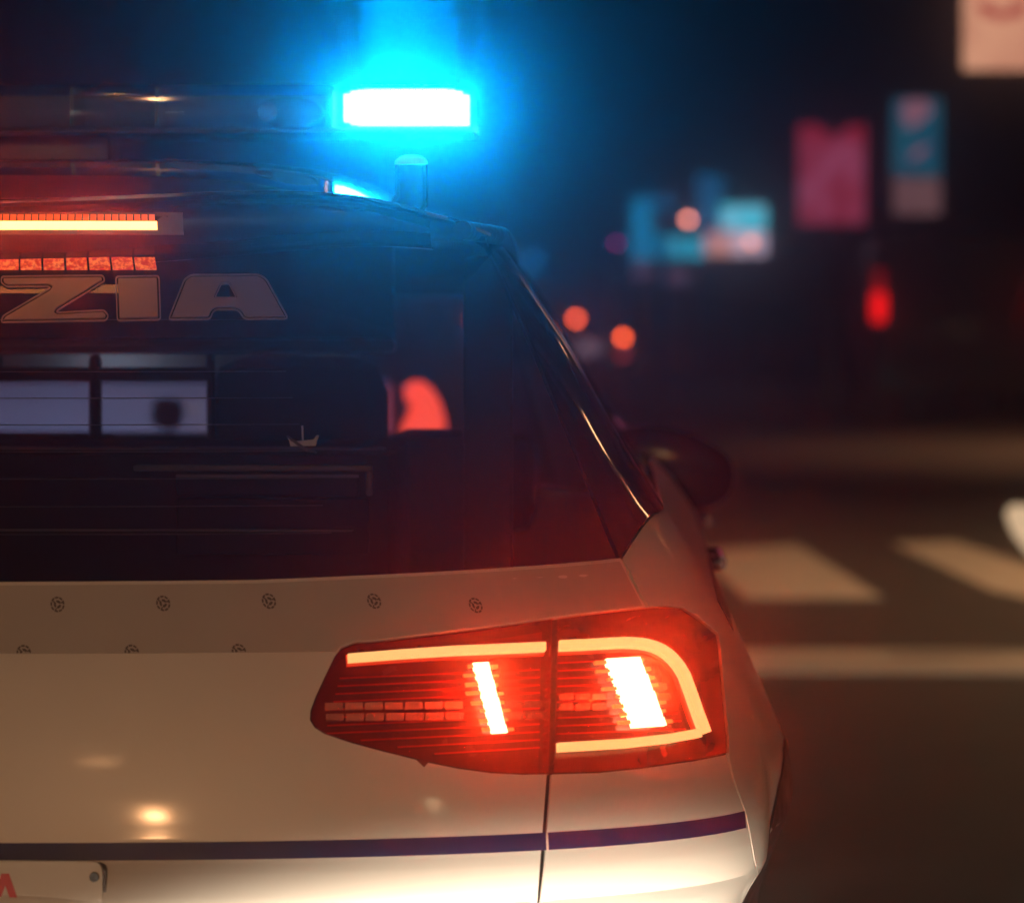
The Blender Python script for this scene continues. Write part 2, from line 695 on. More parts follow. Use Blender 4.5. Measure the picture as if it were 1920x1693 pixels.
# tailgate: right half outline then mirrored
seam_top = hit(1164, 1046)
zw = seam_top[1]
zb = 1.036
right = []
right += rings((0, zb), (.45, zb + .0015), (seam_top[0] - .002, zw))
right += H([(1164, 1047), (1185, 1090), (1210, 1139)])
right += H([(1210, 1139), (1130, 1147), (1038, 1159)])[1:]
right += H(shift(lamp_in_top, 0, -3) + shift(lamp_in_left, -3, 0) + shift(lamp_in_bot, 0, 3))
right += H(shift(gap_x[2:], -3))
qb = right[-1]
right += rings((qb[0] - .001, qb[1] - .01), (qb[0] - .01, Z0), (0, Z0))[0:]
right = dedupe(right)
left = [(-a, b) for a, b in reversed(right) if a > 1e-4]
tgp = right + left
ZR = (.7455, .755, .7575, .761, .765, .769, .773, .777, .7795, .7825, .965, .967, .969, .971, .712, .716)
tailgate = patch('tailgate', tgp, M['paint'], car, thick=.004, grid=.022, zrows=ZR)

# reflective foil on the upper tailgate, with its printed marks
zf = hit(250, 1225)[1]
fr = rings((0, zb - .004), (.45, zb - .0025), (seam_top[0] - .006, zw - .004))
fr += H([(1160, 1052), (1180, 1092), (1203, 1136)])[1:]
fr += H([(1203, 1137), (1130, 1145), (1038, 1156), (900, 1176), (720, 1198), (662, 1203), (637, 1214), (630, 1222)])[1:]
fr += rings((fr[-1][0] - .004, zf), (0, zf))
foilp = dedupe(fr)
foil = patch('reflective_foil', foilp + [(-a, b) for a, b in reversed(foilp) if a > 1e-4], M['foil'], car, off=.0012, thick=.0011, grid=.02)


def ring_mark(s0, z0, r, clip=None):
    """a printed round certification mark: an outer dashed ring, an inner ring and two strokes"""
    bm = bmesh.new()

    def quad(a0, a1, r0, r1):
        k = 3
        for i in range(k):
            t0, t1 = a0 + (a1 - a0) * i / k, a0 + (a1 - a0) * (i + 1) / k
            pts = [(r0, t0), (r1, t0), (r1, t1), (r0, t1)]
            vs = []
            for rr, t in pts:
                s_, z_ = s0 + rr * math.cos(t), z0 + rr * math.sin(t)
                if clip and z_ < clip: z_ = clip
                vs.append(bm.verts.new(S(s_, z_) + normal(s_, z_) * .0016))
            try: bm.faces.new(vs)
            except ValueError: pass
    for i in range(9):
        quad(i * 2 * PI / 9, (i + .8) * 2 * PI / 9, r * .76, r)
    for i in range(3):
        quad(i * 2 * PI / 3 + .3, (i + .8) * 2 * PI / 3 + .3, r * .22, r * .55)
    quad(.2, .5, r * .5, r * .8)
    quad(2.4, 2.7, r * .5, r * .8)
    quad(4.2, 4.45, r * .5, r * .8)
    r_ = bmesh.ops.extrude_face_region(bm, geom=bm.faces[:])
    bmesh.ops.translate(bm, verts=[v for v in r_['geom'] if isinstance(v, bmesh.types.BMVert)], vec=(0, .0003, 0))
    return bm_obj('printed_mark', bm, M['mark'], foil, smooth=0)


for px, py in ((108, 1134), (306, 1132), (504, 1128), (701, 1128), (891, 1136)):
    q = hit(px, py)
    ring_mark(q[0], q[1], .0078)
for px, py in ((45, 1236), (248, 1233), (449, 1229)):
    q = hit(px, py)
    ring_mark(q[0], zf + .0005, .0078, clip=zf)
for k in range(1, 5):
    ring_mark(-.06 - .107 * k + .05, hit(108, 1134)[1], .0078)

# lower corner of the bumper
zq = []
cp = H(shift([(1039, 1451), (1120, 1449), (1200, 1441), (1300, 1427), (1361, 1415)], 0, 0))
seam = [(1361, 1415), (1372, 1455), (1384, 1490), (1396, 1522), (1404, 1560), (1413, 1610), (1424, 1652)]
cp += H(seam)[1:]
sl = cp[-1]
cp += rings((sl[0] + .004, sl[1] - .01), (sl[0] + .02, Z0))
qb2 = hit(1014, 1690)
cp += rings((qb2[0] - .004, Z0), (qb2[0], qb2[1] - .01))[0:]
cp += H([(1014, 1690), (1026, 1560), (1034, 1452)])
corner = patch('bumper_corner', cp, M['paint'], car, thick=.004, grid=.02, zrows=ZR)
mirror_x(corner)

# dark navy strip laid in for the shaded fold of the rear panels
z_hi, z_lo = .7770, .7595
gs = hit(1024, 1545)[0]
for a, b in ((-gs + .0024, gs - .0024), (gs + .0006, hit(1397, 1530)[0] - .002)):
    o = patch('fold_shade_strip', rings((a, z_lo), (b, z_lo)) + rings((b, z_hi), (a, z_hi)), M['stripe'], car, off=.0012, thick=.0008, grid=.01)
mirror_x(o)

# quarter panel: from the seam round to the flank
FL = S1 + 1.0
fq = H([(1424, 1652), (1413, 1610), (1404, 1560), (1396, 1522), (1384, 1490), (1372, 1455), (1364, 1414)])
fq = [(a + .0035, b) for a, b in fq]
up = H([(1367, 1411), (1367, 1380), (1361, 1320), (1355, 1260), (1351, 1215), (1347, 1187), (1331, 1173), (1307, 1153), (1281, 1138), (1255, 1135), (1216, 1136)])
fq += up
fq += H([(1216, 1136), (1190, 1088), (1168, 1047)])[1:]
pb = H([(1168, 1046), (1185, 1020), (1205, 990), (1220, 972)])
fq += pb[1:]
pe = pb[-1]
zbelt = pe[1] + .004
fq += rings((S1 + .03, zbelt), (FL, zbelt - .02), (FL, Z0), (fq[0][0] + .02, Z0), (fq[0][0] + .004, fq[0][1] - .008))
quarter = patch('quarter_panel', fq, M['paint'], car, thick=.004, grid=.025, zrows=ZR)
mirror_x(quarter)
# door flank further forward
df = rings((FL + .004, zbelt - .02), (FL + 1.05, zbelt - .03), (FL + 1.05, .38), (FL + .004, .38), (FL + .004, zbelt - .02))[:-1]
door = patch('rear_door', df, M['paint'], car, thick=.004, grid=.06)
df = rings((FL + 1.055, zbelt - .03), (FL + 2.1, zbelt - .05), (FL + 2.1, .38), (FL + 1.055, .38), (FL + 1.055, zbelt - .03))[:-1]
door2 = patch('front_door', df, M['paint'], car, thick=.004, grid=.06)
for d_, yy in ((door, FL + .12), (door2, FL + 1.17)):
    pa, pb_ = S(yy, .955), S(yy + .2, .955)
    bm = bmesh.new()
    cyl_bm(bm, pa + Vector((.012, 0, 0)), pb_ + Vector((.012, 0, 0)), .011, seg=10)
    for p_ in (pa, pb_):
        cyl_bm(bm, p_ + Vector((-.004, 0, 0)), p_ + Vector((.012, 0, 0)), .010, seg=10)
    bm_obj('door_handle', bm, M['darkpaint'], d_)
mirror_x(door)
mirror_x(door2)
ff = rings((FL + 2.105, zbelt - .05), (FL + 2.9, zbelt - .12), (FL + 2.9, .4), (FL + 2.105, .4), (FL + 2.105, zbelt - .05))[:-1]
o = patch('front_wing', ff, M['paint'], car, thick=.004, grid=.1)
mirror_x(o)

# reflective side foil seen edge on over the shoulder
shf = [(S1 + .02, .985), (S1 + .9, .975), (S1 + .9, .935), (S1 + .10, .945)]
o = patch('side_foil', rings(*shf, shf[0])[:-1], M['stripe'], car, off=.0012, thick=.001, grid=.03)
mirror_x(o)

# dark wheel arch on the flank
wa = [(S1 + .40 + .47 * math.cos(t * PI / 24), .32 + .47 * math.sin(t * PI / 24)) for t in range(1, 24)]
wa = [p_ for p_ in wa if p_[1] > .42]
o = patch('wheel_arch', rings(*(wa + [(wa[-1][0], .40), (wa[0][0], .40), wa[0]]))[:-1], M['black'], car, off=.003, thick=.0035, grid=.03)
mirror_x(o)
# inner shell behind the gaps
sh = rings((-S1 + .06, .40), (S1 - .06, .40), (S1 - .06, .99), (.5, 1.025), (-.5, 1.025), (-S1 + .06, .99), (-S1 + .06, .40))[:-1]
patch('inner_shell', sh, M['gap'], car, off=-.034, thick=.003, grid=.05)

# tail lights ------------------------------------------------------
def lamp(outline_px, house_off=-.026):
    hs = H(outline_px, 12, close=True)
    h = patch('tail_light', hs, M['redhouse'], car, off=house_off, thick=.004, grid=.012)
    patch('lens', hs, M['lens'], h, off=.002, thick=.003, grid=.014)
    # side wall of the lamp between housing and lens
    n = len(hs)
    v = []
    for s_, z_ in hs:
        nn = normal(s_, z_)
        v += [S(s_, z_) + nn * -.0012, S(s_, z_) + nn * house_off]
    v2 = []
    cx = sum(a for a, b in hs) / n
    cz = sum(b for a, b in hs) / n
    for s_, z_ in hs:
        dx, dz = cx - s_, cz - z_
        L = math.hypot(dx, dz)
        s2, z2 = s_ + dx / L * .0015, z_ + dz / L * .0015
        nn = normal(s2, z2)
        v2 += [S(s2, z2) + nn * -.0012, S(s2, z2) + nn * house_off]
    N = len(v)
    f = []
    for i in range(n):
        j = (i + 1) % n
        f += [(2 * i, 2 * i + 1, 2 * j + 1, 2 * j), (N + 2 * i, N + 2 * j, N + 2 * j + 1, N + 2 * i + 1),
              (2 * i, 2 * j, N + 2 * j, N + 2 * i)]
    mesh_obj('rim', v + v2, f, M['redhouse'], h)
    return h


def px_patch(name, pp, m, parent, off, thick, close=True, grid=.012):
    return patch(name, H(pp, 10, close=True), m, parent, off=off, thick=thick, grid=grid)


inner = lamp(lamp_in_top[::-1] + lamp_in_r[::-1][1:] + lamp_in_bot[::-1][1:] + lamp_in_left[::-1])
outer = lamp(lamp_out)

# light guides
M['guidehalo'] = glow('guide_halo', (1.0, .05, .008), .7)  # glowing band under each guide, its halo put in as colour
px_patch('guide_halo', band_px([(652, 1231), (750, 1223), (850, 1216), (940, 1212), (1027, 1208)], 24), M['guidehalo'], inner, -.0105, .003)
px_patch('light_guide', band_px([(654, 1230), (750, 1222), (850, 1215), (940, 1211), (1027, 1207)], 16), M['guide'], inner, -.004, .006)
g1 = [(1053, 1205), (1100, 1203), (1150, 1200)] + bez((1175, 1199), (1225, 1199), (1262, 1206), (1292, 1262), 9) + \
     [(1305, 1298), (1318, 1335), (1332, 1372)]
px_patch('light_guide', band_px(g1, 18), M['guide'], outer, -.004, .006)
px_patch('guide_halo', band_px(g1, 27), M['guidehalo'], outer, -.0105, .003)
px_patch('light_guide', band_px([(1050, 1399), (1100, 1396), (1180, 1391), (1260, 1382), (1321, 1371)], 17), M['guide'], outer, -.004, .006)


def quad_px(x, y, w_, h_, sl=0):
    return [(x, y), (x + w_, y - w_ * .06), (x + w_ + sl, y + h_ - w_ * .06), (x + sl, y + h_)]


for k in range(8):
    x = 893 + k * 4.6 + random.uniform(-1, 1)
    y = 1236 + k * 17.0
    px_patch('led', quad_px(x, y, 29, 15.4, 4), M['led'], inner, -.010, .006)
for k in range(8):
    for c in range(2):
        x = 1147 + k * 6.6 + c * 33 + random.uniform(-1, 1)
        y = 1227 + k * 16.6 - c * 2
        px_patch('led', quad_px(x, y, 31.5, 15.4, 5), M['led'], outer, -.010, .006)
M['ledstreak'] = glow('led_streak_glow', (1.0, .24, .05), 1.4)  # glowing streaks beside the leds, their bloom put in as strips
M['guidehalo'] = glow('guide_halo', (1.0, .07, .012), .75)
for k in range(8):
    for s_, lp_, x, y in ((-1, inner, 893 + k * 4.6, 1236 + k * 17), (1, inner, 925 + k * 4.6, 1236 + k * 17),
                          (-1, outer, 1147 + k * 6.6, 1227 + k * 16.6), (1, outer, 1214 + k * 6.6, 1222 + k * 16.6)):
        L_ = random.uniform(6, 30) * (1 if s_ < 0 else .5)
        xx = x - L_ - 1 if s_ < 0 else x + 1
        px_patch('led_streak_glow', quad_px(xx, y + 3 + random.uniform(0, 3), L_, random.uniform(4, 7), 2), M['ledstreak'], lp_, -.0105, .004)
# fins
for k in range(11):
    y = 1247 + k * 15.0
    x0 = 668 + max(0, k - 8) * 60
    sl_ = -.055 + .004 * k
    x0 = max(640 - k * 4, 610) + (0 if k < 7 else (k - 7) * 70)
    px_patch('fin', [(x0, y + 8 - (x0 - 900) * .03), (1022, y - 2), (1022, y + 1), (x0, y + 11 - (x0 - 900) * .03)], M['redfin'], inner, -.014, .011)
for k in range(10):
    y = 1232 + k * 15.2
    x1 = 1236 + k * 7.5
    px_patch('fin', [(1056, y), (x1, y - 10), (x1, y - 7), (1056, y + 3)], M['redfin'], outer, -.014, .011)
# clear reflector cells
for r_ in range(2):
    for k in range(11):
        x = 612 + k * 38 + r_ * 2
        y = 1312 + r_ * 21 - (x - 612) * .012
        if 880 < x + 20 < 950: continue
        px_patch('reflector_cell', [(x, y), (x + 34, y - .6), (x + 34, y + 13), (x, y + 13.6)], M['cell'], inner, -.013, .006)
    for k in range(3):
        x = 1058 + k * 32
        y = 1294 + r_ * 19
        px_patch('reflector_cell', [(x, y), (x + 28, y - 1.5), (x + 28, y + 11), (x, y + 12.5)], M['cell'], outer, -.013, .006)
    x = 1238 + r_ * 8
    px_patch('reflector_cell', [(x, 1274 + r_ * 19), (x + 28, 1273 + r_ * 19), (x + 30, 1285 + r_ * 19), (x + 2, 1286 + r_ * 19)], M['cell'], outer, -.013, .006)
mirror_x(inner)
mirror_x(outer)
o = px_patch('lamp_tab', [(780, 1424), (806, 1426), (795, 1438)], M['redhouse'], car, .001, .003)

# pillar, rear glass ------------------------------------------------
edge_in = [(1164, 1046), (1146, 1005), (1122, 945), (1100, 890), (1072, 820), (1040, 745), (1008, 665), (975, 590), (945, 520), (915, 460)]
ein = H(edge_in)
ztop = 1.402
et = ein[-1]
gp = rings((0, zb + .003), (.45, zb + .0045), (ein[0][0] - .004, ein[0][1] + .002))
gp += [(a - .003, b) for a, b in ein[1:] if b < ztop]
gp = dedupe(gp)
gp += rings((gp[-1][0] - .004, ztop), (0, ztop))
rg = patch('rear_glass', gp + [(-a, b) for a, b in reversed(gp) if a > 1e-4], M['glass'], car, off=0, thick=.0035, grid=.03)
pp = list(ein)
pp += rings((et[0] - .02, 1.402), (S1 + .03, 1.402), (S1 + .06, zbelt + .003), (pe[0] + .01, zbelt))[0:]
pp += [(a, b + .0025) for a, b in reversed(pb)]
pil = patch('rear_pillar', pp, M['darkpaint'], car, thick=.006, grid=.02)
mirror_x(pil)
# side glass and window frame
sp = rings((S1 + .066, zbelt + .004), (S1 + 3.0, zbelt - .02), (S1 + 2.35, 1.400), (S1 + .036, 1.400), (S1 + .066, zbelt + .004))[:-1]
o = patch('side_glass', sp, M['sideglass'], car, thick=.004, grid=.05)
mirror_x(o)
for y0 in (.98, 1.98):
    o = patch('window_pillar', rings((S1 + y0, zbelt), (S1 + y0 + .07, zbelt), (S1 + y0 - .02, 1.401), (S1 + y0 - .08, 1.401), (S1 + y0, zbelt))[:-1],
              M['darkpaint'], car, off=.002, thick=.004, grid=.05)
    mirror_x(o)


# roof ---------------------------------------------------------------
def roof_pt(x, y):
    z = 1.503 - .064 * (min(abs(x), .574) / .574) ** 5 - .42 * max(0, abs(x) - .574)
    if y < .9: z -= .056 * ((.9 - y) / .5) ** 1.5 * (1 - .85 * min(1, abs(x) / .6) ** 3)
    if y > 2.2: z -= .10 * ((y - 2.2) / 1.0) ** 2
    return Vector((x, y, z))


def y_edge(x): return .352 + .10 * (abs(x) / .6) ** 2.2


def roof_surf(u, v):   # u = x, v = 0 at the rear edge .. 1
    ye = y_edge(u)
    p = roof_pt(u, ye + (3.1 - ye) * v)
    p.x *= 1 - .034 * max(0, p.y - .9)
    return p


nx, ny = 60, 60
v, f = [], []
for j in range(ny + 1):
    for i in range(nx + 1):
        x = -.642 + 1.284 * i / nx
        v.append(roof_surf(x, (j / ny) ** 1.6))
for j in range(ny):
    for i in range(nx):
        a = j * (nx + 1) + i
        f.append((a, a + 1, a + nx + 2, a + nx + 1))
N = len(v)
v += [p - Vector((0, -.002, .004)) for p in v]
f += [tuple(i + N for i in reversed(q)) for q in f]
for i in range(nx):      # rear and front rims
    f.append((i + 1, i, i + N, i + 1 + N))
    a = ny * (nx + 1) + i
    f.append((a, a + 1, a + 1 + N, a + N))
for j in range(ny):
    a = j * (nx + 1)
    f.append((a, a + nx + 1, a + nx + 1 + N, a + N))
    a += nx
    f.append((a + nx + 1, a, a + N, a + nx + 1 + N))
roof = mesh_obj('roof', v, f, mat('roof_wrap', (.010, .012, .02), .05, coat=1, noise=.1, nscale=8, spec=.8, coatrough=.03), car, 40)

# rubber trim along the side edges of the roof
for sx in (1, -1):
    bm = bmesh.new()
    pts_ = [roof_surf(sx * .638, k / 16) + Vector((sx * .003, 0, -.005)) for k in range(17)]
    pts_[0] = pts_[0] + Vector((-sx * .03, -.03, .006))
    for p0_, p1_ in zip(pts_, pts_[1:]):
        cyl_bm(bm, p0_, p1_ + (p1_ - p0_) * .03, .011, seg=10)
    bm_obj('roof_trim', bm, M['fabric'], car, 60)
# spoiler: lip under the roof edge, its rear face holds the high brake light
prof = [(.000, .0), (-.012, -.004), (-.016, -.014), (-.010, -.030), (.004, -.050), (.030, -.064), (.075, -.066)]
v, f = [], []
nX = 60
for i in range(nX + 1):
    x = -.575 + 1.15 * i / nX
    e = roof_pt(x, y_edge(x))
    sc = 1 - .55 * (abs(x) / .575) ** 4
    for dy, dz in prof:
        v.append(Vector((x, e.y + dy, e.z - .0115 + dz * sc)))
P = len(prof)
for i in range(nX):
    for j in range(P - 1):
        a = i * P + j
        f.append((a, a + 1, a + P + 1, a + P))
N = len(v)
v += [p + Vector((0, .006, .003)) for p in v]
f += [tuple(k + N for k in reversed(q)) for q in f]
for i in range(nX):
    f.append((i * P, (i + 1) * P, (i + 1) * P + N, i * P + N))
    f.append((i * P + P - 1, i * P + P - 1 + N, (i + 1) * P + P - 1 + N, (i + 1) * P + P - 1))
spoiler = mesh_obj('spoiler', v, f, M['darkpaint'], car, 60)


def sp_pt(x, dz):
    """a point on the spoiler's rear face, dz below the roof edge"""
    e = roof_pt(x, y_edge(x))
    tb = [(-d, y) for y, d in prof]
    sc = 1 - .55 * (abs(x) / .575) ** 4
    return Vector((x, e.y + lerp_tab(tb, dz / sc), e.z - .0115 - dz))


def sp_bar(name, x0, x1, za, zb_, m, parent, proud=.004, n=12, deep=.004, tip=0):
    """a bar laid along the spoiler face between two world heights"""
    v, f = [], []
    for i in range(n + 1):
        x = x0 + (x1 - x0) * i / n
        e = roof_pt(x, y_edge(x)).z - .0115
        k = 1.0
        if tip and x > tip: k = max(.08, 1 - ((x - tip) / (x1 - tip)) ** 1.5)
        mid = (za + zb_) / 2
        for zz in (mid + (za - mid) * k, mid + (zb_ - mid) * k):
            p = sp_pt(x, max(0.001, e - zz))
            v += [p + Vector((0, -proud, 0)), p + Vector((0, deep, 0))]
    for i in range(n):
        a = i * 4
        b = a + 4
        f += [(a, b, b + 2, a + 2), (a + 1, a + 3, b + 3, b + 1), (a, a + 1, b + 1, b), (a + 2, b + 2, b + 3, a + 3)]
    f += [(0, 2, 3, 1), (n * 4, n * 4 + 1, n * 4 + 3, n * 4 + 2)]
    return mesh_obj(name, v, f, m, parent, 40)


def z_at(py, Y): return CAM.z + (560 - py) * (Y - CAM.y) / F


xb = at(292, 420, .345).x
hl = xb + .028
bh = sp_bar('high_brake_light', -hl, hl, z_at(398, .345), z_at(440, .345), M['black'], car, proud=.003, n=30)
sp_bar('light_strip', -xb, xb, z_at(415, .345), z_at(431, .345), M['strip'], bh, proud=.008, n=30)
nrib = 70
for i in range(nrib):
    x0 = -xb + 2 * xb * i / nrib
    sp_bar('rib', x0, x0 + 2 * xb / nrib * .72, z_at(402, .345), z_at(413.5, .345), M['striprib'], bh, proud=.006, n=1)

# glowing cells standing for the brake strip's reflection along the glass top
xs_ = [-1 + i for i in range(0)]
qa, qb_ = hit(0, 497), hit(296, 497)
nce = 22
zA, zB = hit(150, 508)[1], hit(150, 487)[1]
M['reflcell'] = glow('strip_reflection_cell', (1, .05, .012), .62)
_n = M['reflcell'].node_tree
_t = _n.nodes.new('ShaderNodeTexNoise'); _t.inputs['Scale'].default_value = 260
_c = _n.nodes.new('ShaderNodeTexCoord')
_r = _n.nodes.new('ShaderNodeValToRGB')
_r.color_ramp.elements[0].position, _r.color_ramp.elements[1].position = .42, .66
_r.color_ramp.elements[0].color, _r.color_ramp.elements[1].color = (.55, .01, .004, 1), (1, .22, .05, 1)
_n.links.new(_c.outputs['Object'], _t.inputs['Vector'])
_n.links.new(_t.outputs['Fac'], _r.inputs[0])
_n.links.new(_r.outputs[0], _n.nodes['Principled BSDF'].inputs['Emission Color'])
_n.nodes['Principled BSDF'].inputs['Emission Strength'].default_value = .9
M['refldot'] = glow('strip_reflection_dot', (1, .26, .07), 1.6)
for i in range(nce):
    a_ = -qb_[0] + 2 * qb_[0] * i / nce
    b_ = a_ + 2 * qb_[0] / nce * .9
    o = patch('reflection_cell', [(a_, zA), (b_, zA), (b_, zB), (a_, zB)], M['reflcell'], bh, off=.004, thick=.003, grid=.5)
    mid = (a_ + b_) / 2
for i in range(9):      # heater wires printed on the glass
    zz = 1.085 + i * .028
    patch('heater_wire', rings((-.55, zz), (.55, zz), (.55, zz + .0008), (-.55, zz + .0008))[:-1], M['grey'], rg, off=-.0037, thick=.0003, grid=.2)
# lettering on the glass ---------------------------------------------
LZ = [(2, 519), (194, 517), (198, 529), (104, 587), (196, 582), (205, 593), (199, 604), (1, 607), (4, 594), (96, 540), (12, 541), (1, 532)]
LI = [(216, 519), (299, 518), (302, 602), (219, 604)]
LA = [(314, 602), (345, 524), (358, 516), (485, 515), (500, 524), (542, 600), (457, 601), (446, 583), (401, 583), (395, 601)]
LAh = [(404, 559), (415, 535), (429, 534), (442, 559)]


def letter(poly, hole=None, r=9):
    a = roundpoly(poly, r)
    fill = inset(a, 5.5)
    ring_i = inset(a, 2.2)

    def conv(p): return dedupe([q for q in (hit(*t) for t in p) if q], 1e-5)
    hs = [conv(roundpoly(hole, 3))] if hole else []
    if hole:
        hs_f = [conv(inset(roundpoly(hole, 3), -3.6))]
    else:
        hs_f = []
    o = patch('letter', conv(fill), M['letter'], car, off=.0022, thick=.002, grid=.03, holes=hs_f)
    patch('outline', conv(a), M['letter'], o, off=.0018, thick=.0016, grid=.2, holes=[conv(ring_i)])
    if hole:
        patch('outline', conv(inset(roundpoly(hole, 3), -2.0)), M['letter'], o, off=.0018, thick=.0016, grid=.2, holes=hs)


letter(LZ)
letter(LI, r=7)
letter(LA, LAh)

# number plate ---------------------------------------------------------
pr = at(192, 1640, -.034)
zt = z_at(1622, -.034)
xr = pr.x
zpb = zt - .115
pts = roundpoly([(-xr, zpb), (xr, zpb), (xr, zt), (-xr, zt)], .012, 5)
plate = prism('number_plate', pts, -.036, -.030, M['plate'], car)
prism('plate_backing', roundpoly([(-xr - .003, zpb - .003), (xr + .003, zpb - .003), (xr + .003, zt - .004), (-xr - .003, zt - .004)], .012, 5), -.0298, -.010, M['grey'], car)
for sx in (1, -1):
    p = at(177, 1643, -.036)
    bm = cyl_bm(bmesh.new(), (sx * p.x, -.040, p.z), (sx * p.x, -.034, p.z), .0048, .0052, seg=16)
    bm_obj('screw', bm, M['black'], plate)
a0 = at(10, 1637, -.036)
ax, az = a0.x, a0.z
wA, hA, sk = .0290, .075, .0078
A = [(ax - wA, az - hA), (ax - .005, az), (ax + .005, az), (ax + wA, az - hA), (ax + wA - sk, az - hA), (ax + wA - sk - .0045, az - hA + .020),
     (ax - wA + sk + .0045, az - hA + .020), (ax - wA + sk, az - hA)]
# apex hole cut: build as two legs and a crossbar joined in one prism set
bm = bmesh.new()


def add_prism(bm, pts, y0, y1):
    a = [bm.verts.new((x, y0, z)) for x, z in pts]
    b = [bm.verts.new((x, y1, z)) for x, z in pts]
    n = len(a)
    bm.faces.new(a); bm.faces.new(b[::-1])
    for i in range(n): bm.faces.new((a[i], b[i], b[(i + 1) % n], a[(i + 1) % n]))


add_prism(bm, [(ax - wA, az - hA), (ax - .0038, az), (ax, az), (ax, az - .0115), (ax - wA + sk, az - hA)], -.0375, -.0355)
add_prism(bm, [(ax + wA, az - hA), (ax + .0038, az), (ax, az), (ax, az - .0115), (ax + wA - sk, az - hA)], -.0375, -.0355)
add_prism(bm, [(ax - .008, az - .028), (ax + .008, az - .028), (ax + .0105, az - .036), (ax - .0105, az - .036)], -.0374, -.0356)
bm_obj('plate_letter', bm, M['platered'], plate, smooth=0)

# antenna stub on the rear roof edge
pa = at(771, 352, .60)
bm = bmesh.new()
zt_ = z_at(291, .60)
zb2 = roof_pt(pa.x, .60).z - .01
R0 = .0190
secs = [(R0 * 1.0, zb2), (R0 * 1.0, zt_ - .012), (R0 * .97, zt_ - .008), (R0 * .85, zt_ - .004), (R0 * .6, zt_ - .001), (R0 * .2, zt_)]
prev = None
CAPZ = zt_ - .012
for r_, z_ in secs[:2]:
    cur = [bm.verts.new((pa.x + r_ * math.cos(t * PI / 12), .60 + r_ * math.sin(t * PI / 12), z_)) for t in range(24)]
    if prev:
        for i in range(24): bm.faces.new((prev[i], prev[(i + 1) % 24], cur[(i + 1) % 24], cur[i]))
    prev = cur
capmat = mat('cap_beacon_shine', (.85, .87, .9), .3)  # pale cap colour stands for the beacon's reflection on the dome
_n = capmat.node_tree
_tl = _n.nodes.new('ShaderNodeBsdfTranslucent'); _tl.inputs[0].default_value = (.9, .95, 1, 1)
_mx = _n.nodes.new('ShaderNodeMixShader'); _mx.inputs[0].default_value = .6
_n.links.new(_n.nodes['Principled BSDF'].outputs[0], _mx.inputs[1])
_n.links.new(_tl.outputs[0], _mx.inputs[2])
_n.links.new(_mx.outputs[0], _n.nodes['Material Output'].inputs[0])
bm.faces.new(prev)
ant = bm_obj('roof_antenna', bm, M['darkpaint'], car, 50)
bm = bmesh.new()
prev = None
for r_, z_ in [(R0 * .8, CAPZ + .0005), (R0 * 1.02, CAPZ + .001)] + [(R0 * 1.02 * math.cos(a * PI / 16), CAPZ + .002 + .0105 * math.sin(a * PI / 16)) for a in range(0, 8)]:
    cur = [bm.verts.new((pa.x + r_ * math.cos(t * PI / 12), .60 + r_ * math.sin(t * PI / 12), z_)) for t in range(24)]
    if prev:
        for i in range(24): bm.faces.new((prev[i], prev[(i + 1) % 24], cur[(i + 1) % 24], cur[i]))
    prev = cur
bm.faces.new(prev)
bm_obj('cap', bm, capmat, ant, 50)

# underbody, wheels, mirrors, bonnet ----------------------------------
bm = bmesh.new()
box_bm(bm, (-.80, .35, .25), (.80, 4.3, .45), .03)
bm_obj('underbody', bm, M['black'], car)
for y in (.85, 3.6):
    for sx in (1, -1):
        bm = cyl_bm(bmesh.new(), (sx * .70, y, .32), (sx * .91, y, .32), .32, seg=40)
        wh = bm_obj('wheel', bm, M['rubber'], car)
        bm = cyl_bm(bmesh.new(), (sx * .90, y, .32), (sx * .918, y, .32), .22, seg=30)
        bm_obj('rim', bm, M['alloy'], wh)
v, f = [], []
for j in range(13):
    t = j / 12
    y = 3.35 + 1.25 * t
    for i in range(21):
        x = -.88 + 1.76 * i / 20
        v.append((x * (1 - .12 * t * t), y, 1.0 - .10 * t - .14 * t ** 3 - .05 * (abs(x) / .88) ** 3))
for j in range(12):
    for i in range(20):
        a = j * 21 + i
        f.append((a, a + 1, a + 22, a + 21))
N = len(v)
v += [(x, y, z - .02) for x, y, z in v]
f += [tuple(k + N for k in reversed(q)) for q in f]
mesh_obj('bonnet', v, f, M['paint'], car)
bm = bmesh.new()
box_bm(bm, (-.84, 4.45, .25), (.84, 4.62, .74), .05)
bm_obj('front_bumper', bm, M['paint'], car)

# door mirror: egg shaped housing on a foot
for sx in (1, -1):
    ctr = at(1248, 877, 2.90)
    halfw = at(1376, 877, 2.9).x - ctr.x
    hh = (at(1248, 800, 2.9).z - at(1248, 950, 2.9).z) / 2
    bm = bmesh.new()
    bmesh.ops.create_uvsphere(bm, u_segments=36, v_segments=20, radius=1)
    for vv in bm.verts:
        x, y, z = vv.co
        k = 1 + .12 * x          # slimmer towards the body
        zz = z * hh * (1 - .18 * x if z > 0 else 1 + .0 * x)
        zz = (abs(z) ** .82) * (1 if z > 0 else -1) * hh * (1 - .16 * x * (1 if z > 0 else -1))
        vv.co = Vector((sx * (ctr.x + x * halfw), 2.90 + (y * .09 if y > 0 else y * .03), ctr.z + zz - .010 * x))
    mo = bm_obj('door_mirror', bm, M['mirrorblack'], car, 60)
    bm = bmesh.new()
    box_bm(bm, (min(sx * .80, sx * (ctr.x - halfw * .3)), 2.86, ctr.z - hh * .75), (max(sx * .80, sx * (ctr.x - halfw * .3)), 2.96, ctr.z - hh * .3), .012)
    bm_obj('mirror_foot', bm, M['mirrorblack'], mo)

